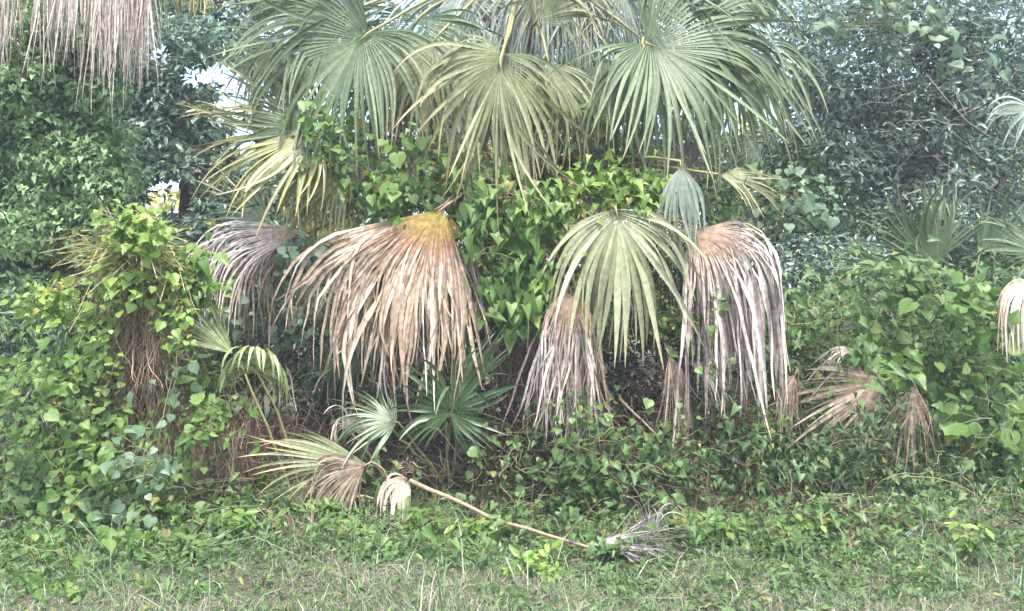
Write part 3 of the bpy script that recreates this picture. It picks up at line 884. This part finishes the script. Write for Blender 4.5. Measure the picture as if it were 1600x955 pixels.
vine('climbing_vine', 'sparse little-leaved vine threaded through the dead fronds right of the trunk', p, n_, t_, .06, T_HEART, 'vine_bright', rv, P(1000, 620, 5.7), 5, 100)


# straw-cored mound on the left
MC = P(215, 789, 5.6); MC[2] = 0


def cone(n, rng, z0, z1, r0, r1, front=True, jig=.10, pw=1.0):
    z = rng.uniform(0, 1, n) ** pw
    a = rng.uniform(math.pi, 2 * math.pi, n) if front else rng.uniform(0, 2 * math.pi, n)
    r = (r0 + (r1 - r0) * z) * (1 + rng.normal(0, jig, n))
    q = np.stack([MC[0] + np.cos(a) * r, MC[1] + np.sin(a) * r * .7, z0 + (z1 - z0) * z], -1)
    return q, np.stack([np.cos(a), np.sin(a) * 1.0, np.full(n, .55)], -1)


mound = thing('dead_grass_tussock', 'tall conical heap of brown hanging straw draped in vines', 'tussock', MC)
b = MB()
q, _ = cone(1700, rv, .5, 1.55, .50, .05, True, .3)
strands(b, q, .40, rv, .0026, .22, .045)
q, _ = cone(380, rv, .2, 1.0, .55, .3, True, .25)
strands(b, q, .35, rv, .003, .2, .04)
q = np.stack([P(215 + rv.normal(0, 30), rv.uniform(430, 570), rv.uniform(5.1, 5.3)) for _ in range(420)])
strands(b, q, .32, rv, .0026, .2, .05)
b.build('straw', M['straw_red'], mound, kind='stuff')
b = MB()
tp = P(205, 396, 5.2)
for k in range(560):                         # the spiky head
    d = nrm(rv.normal(0, 1, 3) * [1, .8, .55] + np.array([0, -.35, .05]))
    s0 = tp + rv.normal(0, 1, 3) * [.09, .06, .07]
    L = rv.uniform(.18, .40)
    pts = np.array([s0, s0 + d * L * .5, s0 + d * L - UP * L * .22])
    side = nrm(np.cross(d, rv.normal(0, 1, 3))) * .0028
    V = np.stack([pts - side, pts + side * [1, 1, 1]], 1).reshape(-1, 3); kk = np.arange(2)[:, None] * 2
    b.add(V, kk + [0, 1, 3, 2], rnd=rv.random())
b.build('spiky_head', M['spiky'], mound, kind='stuff')
b = MB(); tube(b, curve(MC, tp, 0, 6, .02), .06, .03, 7, .4); b.build('stem', M['bark'], mound, True)

q1, n1 = cone(620, rv, .05, 1.45, 1.02, .28, True, .12, 1.2)
px, py = proj(q1)
core = (px > 150) & (px < 290) & (py > 425) & (py < 640)
core2 = (px > 305) & (px < 400) & (py > 640) & (py < 790)
kp = ~((core | core2) & (rv.random(len(px)) < .95))
q1, n1 = q1[kp], n1[kp]
q2 = box_spots([(165, 425, 300, 450, 26), (150, 470, 190, 600, 30), (275, 420, 330, 520, 60), (90, 490, 160, 620, 70), (60, 540, 160, 700, 90)], 5.3, rv, .12)
q1 = np.concatenate([q1, q2]); n1 = np.concatenate([n1, np.tile([0, -.8, .5], (len(q2), 1))])
n_ = n1 + rv.normal(0, .38, q1.shape); t_ = np.array([0, -.2, -1.0]) + rv.normal(0, .5, q1.shape)
e, en = cone(2200, rv, .02, 1.35, .85, .22, False, .18, 1.2)
px, py = proj(e)
kp = ~(((px > 160) & (px < 290) & (py > 425) & (py < 635)) | ((px > 300) & (px < 400) & (py > 640) & (py < 790)))
e, en = e[kp], en[kp]
vine('mound_vine', 'bright green arrow-leaved vine spilling over the straw heap', q1, n_, t_, .105, T_ARROW, 'vine_bright', rv, MC, 10, 300,
     (e, en + rv.normal(0, .4, e.shape), np.array([0, -.2, -1.]) + rv.normal(0, .5, e.shape), .09 * rv.uniform(.6, 1.2, len(e))))
p = box_spots([(170, 345, 240, 395, 120, 5.02), (150, 440, 180, 560, 40, 5.05), (255, 450, 300, 560, 50, 5.05), (175, 420, 270, 450, 26, 5.05), (155, 420, 185, 450, 16), (250, 400, 290, 440, 30), (250, 430, 325, 500, 90), (120, 470, 170, 600, 80), (170, 430, 270, 460, 24), (60, 440, 130, 485, 60), (230, 400, 280, 440, 12)], 5.25, rv, .1)
n_, t_ = vine_dirs(p, rv, (0, -.5, .9))
vine('yellow_vine', 'yellow-lime leaves topping the straw heap', p, n_, t_, .075, T_HEART, 'vine_lime', rv, P(200, 420, 5.5), 3, 130)
p = box_spots([(75, 440, 125, 470, 50)], 5.3, rv, .06)
n_, t_ = vine_dirs(p, rv, (0, -.4, 1.))
vine('flowering_sprig', 'patch of yellow flowers left of the straw heap', p, n_, t_, .035, T_HEART, 'vine_yellow', rv, P(100, 475, 5.4), 3, 50, cat='flowers')
p = box_spots([(160, 690, 250, 870, 30), (30, 820, 150, 930, 20), (90, 780, 200, 870, 12), (240, 560, 330, 640, 8)], 4.8, rv, .15)
n_, t_ = vine_dirs(p, rv, (0, -.7, .7))
vine('heart_leaved_vine', 'vine with large dull blue-green heart leaves low at the lower left', p, n_, t_, .10, T_HEART, 'vine_blue', rv, P(170, 900, 4.8), 5, 162)
p = box_spots([(-20, 640, 160, 830, 260), (100, 700, 300, 860, 200), (260, 640, 380, 780, 50), (-20, 560, 90, 660, 90), (260, 780, 420, 850, 80), (-20, 820, 240, 900, 130, 4.6), (-20, 880, 160, 960, 70, 4.2)], 5.05, rv, .25)
n_, t_ = vine_dirs(p, rv, (0, -.6, .8))
vine('trailing_vine', 'mixed green trailing vine at the foot of the straw heap', p, n_, t_, .075, T_HEART, 'vine_bright', rv, P(150, 820, 5.2), 9, 300)

# right-hand vines
p = box_spots([(1240, 450, 1420, 580, 120), (1215, 480, 1300, 600, 40), (1340, 420, 1540, 480, 60), (1400, 470, 1560, 600, 90)], 6.1, rv, .45)
n_, t_ = vine_dirs(p, rv, (-.1, -.6, .7))
xb = box_spots([(1200, 440, 1640, 660, 1300)], 6.7, rv, .5)
xn, xt = vine_dirs(xb, rv)
vine('arrow_leaved_vine', 'thick bank of arrow-leaved green vine on the right above the dead fans', p, n_, t_, .115, T_ARROW, 'vine_mid', rv, P(1400, 760, 6.5), 9, 300, (xb, xn, xt, .11 * rv.uniform(.6, 1.2, len(xb))))
p = box_spots([(1370, 440, 1530, 520, 60), (1440, 500, 1560, 600, 50), (1330, 520, 1420, 580, 30), (1500, 560, 1620, 640, 40)], 5.85, rv, .3)
n_, t_ = vine_dirs(p, rv, (-.1, -.6, .7))
vine('grape_vine', 'brighter round-leaved shoots over the right-hand vine bank', p, n_, t_, .12, T_HEART, 'vine_bright', rv, P(1450, 700, 6.1), 7, 300)
p = box_spots([(1480, 590, 1620, 700, 60), (1420, 680, 1600, 770, 60), (1540, 690, 1620, 790, 30), (1460, 640, 1530, 700, 24)], 5.75, rv, .18)
n_, t_ = vine_dirs(p, rv, (-.1, -.8, .5))
vine('round_leaved_vine', 'vine with broad round green leaves low at the right edge', p, n_, t_, .14, T_ROUND, 'vine_bright', rv, P(1540, 790, 5.9), 5, 174)
p = box_spots([(1040, 690, 1330, 790, 420), (1060, 650, 1200, 720, 110), (1230, 640, 1420, 760, 220), (1330, 740, 1480, 830, 120)], 5.55, rv, .25)
n_, t_ = vine_dirs(p, rv, (0, -.55, .85))
xb = box_spots([(1030, 680, 1620, 820, 1800)], 5.95, rv, .35)
xn, xt = vine_dirs(xb, rv)
vine('ground_vine', 'dark green low vine carpeting the bank below the dead fans', p, n_, t_, .07, T_ARROW, 'vine_deep', rv, P(1200, 800, 5.7), 9, 300, (xb, xn, xt, .075 * rv.uniform(.6, 1.2, len(xb))))
p = box_spots([(720, 740, 1040, 840, 260), (880, 640, 1040, 760, 160), (400, 800, 620, 850, 60), (760, 640, 860, 740, 40)], 5.3, rv, .22)
n_, t_ = vine_dirs(p, rv, (0, -.6, .8))
vine('ground_vine', 'scattered small green vine leaves around the fallen stalk', p, n_, t_, .065, T_HEART, 'vine_mid', rv, P(880, 830, 5.4), 9, 300)
p = box_spots([(1380, 0, 1480, 60, 40), (1480, 60, 1580, 120, 12), (1290, 20, 1330, 60, 12)], 8.2, rv, .2)
n_, t_ = vine_dirs(p, rv)
vine('hanging_vine', 'pale broad-leaved vine hanging high in the bluish tree', p, n_, t_, .16, T_HEART, 'vine_blue', rv, P(1450, -60, 8.4), 6, 64)
p = box_spots([(1215, 280, 1290, 350, 90)], 7.6, rv, .2)
n_, t_ = vine_dirs(p, rv)
vine('climbing_vine', 'blue-green round-leaved vine in the dark hollow beside the bluish tree', p, n_, t_, .11, T_HEART, 'vine_blue', rv, P(1250, 380, 7.8), 3, 90)

p = box_spots([(420, 700, 760, 800, 150), (300, 780, 560, 840, 110), (860, 660, 1060, 790, 150), (560, 640, 780, 740, 60)], 5.9, rv, .3)
n_, t_ = vine_dirs(p, rv, (0, -.5, .8))
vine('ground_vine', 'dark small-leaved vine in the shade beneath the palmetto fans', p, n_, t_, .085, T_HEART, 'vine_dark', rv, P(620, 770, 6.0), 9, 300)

p = box_spots([(400, 800, 700, 850, 120), (700, 800, 1060, 860, 150), (1040, 790, 1340, 850, 130), (1320, 790, 1620, 850, 130), (240, 810, 420, 890, 80), (420, 840, 700, 880, 50, 4.65), (700, 850, 1100, 895, 60, 4.6), (1100, 840, 1350, 880, 50, 4.65), (1350, 840, 1600, 880, 50, 4.65)], 4.95, rv, .22)
n_, t_ = vine_dirs(p, rv, (0, -.5, .9))
vine('ground_vine', 'ragged fringe of small vine leaves where the thicket meets the grass', p, n_, t_, .075, T_ARROW, 'vine_mid', rv, P(800, 850, 5.0), 14, 300)
p = box_spots([(430, 740, 640, 820, 80), (740, 690, 900, 800, 90), (880, 700, 1060, 800, 80)], 5.35, rv, .3)
n_, t_ = vine_dirs(p, rv, (0, -.6, .8))
vine('trailing_vine', 'loose trailing vine over the dry tangle at the palm foot', p, n_, t_, .09, T_ARROW, 'vine_deep', rv, P(800, 800, 5.5), 12, 240)

# ------------------------------------------------------------------ dry tangles
def dry(name, label, items, mat, seed):
    rs = np.random.default_rng(seed)
    b = MB()
    c0 = None
    for (px, py, y, rx, rz, cnt, L) in items:
        c = P(px, py, y); c0 = c if c0 is None else c0
        tangle(b, c, (rx, .15, rz), cnt, rs, L)
    t = thing(name, label, 'dead vines', (c0[0], c0[1], c0[2]))
    b.build('twig_mass', M[mat], t, kind='stuff')


dry('dead_vine_tangle', 'pinkish-grey dry twig tangle in the palm crown left of centre', [(612, 205, 6.1, .24, .26, 260, .3)], 'twig_grey', 1)
dry('dead_vine_tangle', 'purplish dry twig tangle in the palm crown right of centre', [(1060, 225, 6.15, .3, .18, 200, .3), (960, 235, 6.2, .3, .2, 120, .3)], 'twig_grey', 2)
dry('dead_vine_tangle', 'brown dry vine tangle around the foot of the big palm', [(800, 640, 5.95, .38, .5, 330, .45), (900, 720, 5.9, .5, .3, 160, .4)], 'straw', 3)
dry('dead_vine_tangle', 'dark brown dry twigs in the hollow right of the big palm', [(1150, 640, 6.2, .5, .25, 220, .4), (1050, 600, 6.3, .4, .3, 120, .4)], 'straw', 4)
dry('dead_vine_tangle', 'pale bare vine stems hanging through the bluish tree', [(1450, 130, 8.3, .9, .7, 45, .8)], 'twig_grey', 5)
dry('dead_vine_tangle', 'dark brown tangle of dry stems behind the half-dead palmetto', [(560, 720, 5.75, .8, .28, 420, .4), (430, 700, 5.7, .4, .3, 160, .4)], 'straw', 6)
dry('dead_vine_tangle', 'thin dry vine strings below the narrow hanging dead frond', [(880, 740, 5.6, .5, .25, 260, .45), (1000, 700, 5.6, .4, .3, 160, .4)], 'straw', 7)
dry('dead_vine_tangle', 'brown dead weed tangle at the foot of the right-hand bank', [(1290, 795, 5.3, .5, .10, 110, .25), (1110, 785, 5.3, .35, .1, 70, .25)], 'straw', 8)
b = MB()
rs = np.random.default_rng(9)
starts = np.stack([P(rs.uniform(310, 400), rs.uniform(640, 720), rs.uniform(5.3, 5.6)) for _ in range(330)])
strands(b, starts, .4, rs, .0026, .25, .06)
t = thing('straw_clump', 'reddish-brown hanging straw below the bright bent palmetto fan', 'dry grass', P(360, 780, 5.4))
b.build('straw', M['straw'], t, kind='stuff')
b = MB()
starts = np.stack([P(rs.uniform(760, 860), rs.uniform(560, 700), rs.uniform(5.7, 5.95)) for _ in range(240)])
strands(b, starts, .5, rs, .0035, .15, .04)
t = thing('straw_clump', 'brown stringy straw hanging at the foot of the palm trunk', 'dry grass', P(810, 760, 5.8))
b.build('straw', M['straw'], t, kind='stuff')

# ------------------------------------------------------------------ broad-leaved weeds in front
GW = 'young weeds in the front grass'


def weed(px, py, y, h, n, size, mat, label, seed, tpl=T_OVAL, spread=.1):
    rs = np.random.default_rng(seed)
    b0 = P(px, py, y); b0[2] = ground_z(b0[0], b0[1])
    t = thing('weed', label, 'weed', b0, GW)
    vb = MB(); tv = tpl[0]
    vb.v.append(tv); vb.n = len(tv)
    for grp in tpl[1]:
        gg = np.asarray(grp); vb.f.setdefault(gg.shape[1], []).append(gg)
    vb.a['rnd'] = [np.full(len(tv), .5)]
    me = vb.mesh('leaf', M[mat + '_one'])
    from mathutils import Matrix
    sm = MB()
    for k in range(max(1, n // 7)):
        tipp = np.array([rs.normal(0, spread), rs.normal(0, spread * .6), h * rs.uniform(.6, 1.1)])
        st_ = curve(b0, b0 + tipp, .02, 6, .008, rs)
        tube(sm, st_, .004, .002, 4, .5)
        for j in range(7):
            c = st_[rs.integers(2, 6)]
            a = rs.uniform(0, 6.28)
            tip = np.array([math.cos(a), math.sin(a), rs.uniform(-.2, .6)])
            fr = frames(np.array([[0, -.35, 1.0]]) + rs.normal(0, .3, (1, 3)), tip[None])[0] * size * rs.uniform(.6, 1.25)
            o = bpy.data.objects.new('leaf', me); COL.objects.link(o)
            m4 = np.eye(4); m4[:3, :3] = fr; m4[:3, 3] = c - b0
            o.parent = t; o.matrix_local = Matrix(m4.tolist())
    sm.build('stem', M['vine_stem'], t, True)


for i, (px, py, y, h, n, s, mat, lab) in enumerate([
        (1128, 875, 4.7, .16, 56, .10, 'vine_bright', 'bushy bright green weed on the grass edge right of the fallen frond'),
        (845, 912, 4.35, .15, 42, .09, 'vine_lime', 'lime-green leafy weed in the grass below the fallen stalk'),
        (790, 915, 4.3, .07, 28, .05, 'vine_lime', 'small yellow-green weed low in the front grass'),
        (1512, 905, 4.4, .26, 28, .08, 'vine_lime', 'tall single lime-green weed at the lower right'),
        (1245, 845, 4.85, .20, 49, .08, 'vine_lime', 'yellow-tinged weed at the foot of the dark vine bank'),
        (850, 866, 4.72, .08, 21, .06, 'vine_bright', 'sprawling weed over the middle of the fallen stalk'),
        (785, 850, 4.8, .22, 35, .09, 'vine_mid', 'green weed beside the upper end of the fallen stalk'),
        (1450, 880, 4.55, .06, 42, .05, 'vine_lime', 'flat patch of tiny lime leaves at the lower right'),
        (660, 820, 4.9, .18, 49, .09, 'vine_bright', 'green bushy weed in front of the cream dead frond'),
        (560, 880, 4.6, .12, 35, .07, 'vine_bright', 'pale leafy sprig in the grass above the white leaf strip'),
        (735, 845, 4.85, .20, 42, .08, 'vine_lime', 'light green weed under the upper part of the fallen stalk'),
        (960, 880, 4.6, .12, 35, .07, 'vine_mid', 'small green weed just below the grey crumpled frond'),
        (1330, 850, 4.8, .16, 42, .07, 'vine_mid', 'green weed in front of the dark vine bank below the dead fans'),
        (380, 860, 4.75, .18, 42, .08, 'vine_bright', 'leafy green weed in the grass at the foot of the hanging straw'),
        (300, 900, 4.5, .16, 35, .07, 'vine_mid', 'grassy weed near the lower left heart-leaved vine'),
        (510, 835, 4.95, .14, 49, .08, 'vine_bright', 'green weed at the foot of the half-dead palmetto')]):
    weed(px, py, y, h, n, s, mat, lab, 500 + i)

# a long runner on the right and one on the left
for nm, lab, pts in (('vine_runner', 'thin pale-green runner looping over the lower right bank', [(1360, 770, 5.4), (1400, 745, 5.35), (1480, 752, 5.3), (1540, 785, 5.2), (1600, 800, 5.1), (1640, 805, 5.1)]),
                     ('vine_runner', 'thin yellow-green runner trailing down into the grass on the left', [(430, 790, 5.0), (445, 830, 4.8), (480, 900, 4.5), (500, 935, 4.3)])):
    b = MB(); q = np.array([P(*a) for a in pts]); q[:, 2] = np.maximum(q[:, 2], ground_z(q[:, 0], q[:, 1]) + .03)
    fine = np.concatenate([curve(q[j], q[j + 1], .015, 5, .006)[:-1] for j in range(len(q) - 1)])
    tube(b, fine, .0045, .003, 4, .8)
    t = thing(nm, lab, 'vine', q[0]); b.build('stem', M['vine_stem'], t, True)

# ------------------------------------------------------------------ grass and ground cover
def blades(n, x0, x1, y0, y1, h, w, mat, name, label, rng, lean=.35, patch=True):
    x = rng.uniform(x0, x1, n); y = rng.uniform(y0, y1, n)
    if patch:
        f = np.sin(x * 2.1 + 1) * np.sin(y * 3.3) + .7 * np.sin(x * 5.2 - y * 4.1 + 2)
        k = rng.random(n) < np.clip(.62 + .3 * f, .12, 1); x, y = x[k], y[k]; n = len(x)
    H = h * rng.lognormal(0, .35, n) * np.clip(1 + .6 * np.sin(x * 3.7 + 1.2 * np.sin(y * 5)) * np.sin(y * 4.9 + x * 2), .35, 1.7)
    a = rng.uniform(0, 2 * math.pi, n); le = np.abs(rng.normal(0, lean, n))
    base = np.stack([x, y, ground_z(x, y) - .01], -1)
    dr = np.stack([np.cos(a), np.sin(a), np.zeros(n)], -1)
    sd = np.stack([-np.sin(a), np.cos(a), np.zeros(n)], -1) * (w * rng.uniform(.6, 1.4, n))[:, None]
    rot = rng.uniform(0, 3.14, n)
    sd = sd * np.cos(rot)[:, None] + dr * (w * np.sin(rot))[:, None]
    m = base + UP * (H * .55)[:, None] + dr * (H * le * .45)[:, None]
    e = base + UP * (H * (1 - .35 * le))[:, None] + dr * (H * le * 1.3)[:, None]
    V = np.stack([base - sd, base + sd, m - sd * .8, m + sd * .8, e], 1)
    o = (np.arange(n) * 5)[:, None]
    b = MB()
    b.v.append(V.reshape(-1, 3)); b.n = 5 * n
    b.f[4] = [o + [0, 1, 3, 2]]; b.f[3] = [o + [2, 3, 4]]
    b.a['rnd'] = [np.repeat(rng.random(n), 5)]; b.a['len'] = [np.tile([0, 0, .5, .5, 1.], n)]
    ob = b.build(name, mat, kind='stuff')
    ob['label'] = label; ob['category'] = 'grass'
    return ob


rgr = np.random.default_rng(3)
blades(120000, -3.6, 3.6, 3.2, 5.5, .045, .0020, M['grass'], 'grass', 'short pale green grass along the front', rgr, 1.0)
blades(75000, -3.6, 3.6, 3.2, 5.7, .05, .0016, M['grass_dry'], 'dry_grass', 'dry straw-coloured grass mixed in the front lawn', rgr, 1.3)
blades(5000, -3.6, 3.6, 3.5, 5.6, .15, .0032, M['grass'], 'tall_grass', 'tall loose grass blades along the thicket edge', rgr, .8)
blades(26000, .8, 4.2, 3.2, 4.9, .04, .0018, M['grass_dry'], 'pale_grass', 'pale bleached grass at the lower right corner', rgr, 1.4)
n = 34000
x = rgr.uniform(-4.2, 4.2, n); y = rgr.uniform(3.4, 6.2, n)
f = np.sin(x * 1.7 + 2) * np.sin(y * 2.3 + 1) + .6 * np.sin(x * 4.3 + y * 3.1)
k = rgr.random(n) < np.clip(.3 + .3 * f + .5 * (y - 4.05), .10, 1); x, y = x[k], y[k]
p = np.stack([x, y, ground_z(x, y) + rgr.gamma(2, .03, len(x))], -1)
b = MB(); scatter(b, T_OVAL, p, UP + rgr.normal(0, .5, p.shape), rgr.normal(0, 1, p.shape), .034 * rgr.uniform(.5, 1.6, len(p)), rgr.random(len(p)), rgr)
o = b.build('ground_cover', M['vine_mid'], kind='stuff'); o['label'] = 'low leafy ground cover between grass and thicket'; o['category'] = 'ground cover'
for nm, mt, cnt, sz, lab in (('low_weeds', 'vine_mid', 9500, .05, 'bright little weeds along the edge of the thicket'), ('pale_weeds', 'vine_blue', 3500, .035, 'dull blue-green small weeds among the front grass')):
    cx_ = rgr.uniform(-4, 4, 260); cy_ = np.where(rgr.random(260) < .42, rgr.uniform(3.75, 4.7, 260), rgr.uniform(4.4, 5.6, 260))
    kk = rgr.integers(0, 260, cnt)
    x = cx_[kk] + rgr.normal(0, .10, cnt); y = cy_[kk] + rgr.normal(0, .08, cnt)
    hh = (.02 + .09 * rgr.random(260) * np.clip((cy_ - 3.4) / 1.4, .3, 1))[kk]
    p = np.stack([x, y, ground_z(x, y) + hh * rgr.uniform(0, 1.3, cnt)], -1)
    b = MB(); scatter(b, T_OVAL if nm == 'low_weeds' else T_NARROW, p, np.array([0, -.4, 1]) + rgr.normal(0, .55, p.shape), rgr.normal(0, 1, p.shape), sz * rgr.uniform(.5, 1.5, cnt), rgr.random(cnt), rgr)
    o = b.build(nm, M[mt], kind='stuff'); o['label'] = lab; o['category'] = 'weeds'
n = 9000
x = rgr.uniform(-6, 6, n); y = rgr.uniform(4.6, 8.5, n)
p = np.stack([x, y, ground_z(x, y) + rgr.uniform(0, .05, n)], -1)
b = MB(); scatter(b, T_NARROW, p, UP + rgr.normal(0, .4, p.shape), rgr.normal(0, 1, p.shape), .11 * rgr.uniform(.4, 1.4, n), rgr.random(n), rgr)
o = b.build('leaf_litter', M['straw'], kind='stuff'); o['label'] = 'brown leaf litter under the thicket'; o['category'] = 'leaf litter'

# thin bare stems criss-crossing the thicket
rt = np.random.default_rng(41)
b = MB()
for _ in range(900):
    px, py = rt.uniform(-20, 1620), rt.uniform(560, 850)
    y = 5.75 - .9 * (py - 560) / 290 + rt.normal(0, .2)
    q = P(px, py, y); q[2] = max(q[2], ground_z(q[0], q[1]) + .02)
    d = nrm(rt.normal(0, 1, 3) * [1, .5, .9]) * rt.uniform(.08, .38)
    e = q + d; e[2] = max(e[2], .03)
    tube(b, curve(q, e, rt.normal(0, .04), 6, .012, rt), rt.uniform(.0012, .0028), .001, 3, rt.random())
o = b.build('twigs', M['stem_mix'], kind='stuff'); o['label'] = 'thin bare stems criss-crossing the undergrowth'; o['category'] = 'twigs'

# ------------------------------------------------------------------ air
HAZE = .0035
if HAZE:
    x0, x1, y0, y1, z0, z1 = -160, 160, -45, 230, -1.2, 12.0
    V = [(x0, y0, z0), (x1, y0, z0), (x1, y1, z0), (x0, y1, z0), (x0, y0, z1), (x1, y0, z1), (x1, y1, z1), (x0, y1, z1)]
    b = MB(); b.add(V, [(0, 3, 2, 1), (4, 5, 6, 7), (0, 1, 5, 4), (1, 2, 6, 5), (2, 3, 7, 6), (3, 0, 4, 7)])
    m = bpy.data.materials.new('air'); m.use_nodes = True
    m.node_tree.nodes.clear()
    o_ = m.node_tree.nodes.new('ShaderNodeOutputMaterial'); pv = m.node_tree.nodes.new('ShaderNodeVolumePrincipled')
    pv.inputs['Color'].default_value = (.92, .95, 1, 1); pv.inputs['Density'].default_value = HAZE
    m.node_tree.links.new(pv.outputs[0], o_.inputs['Volume'])
    hz = b.build('haze', m, kind='stuff')
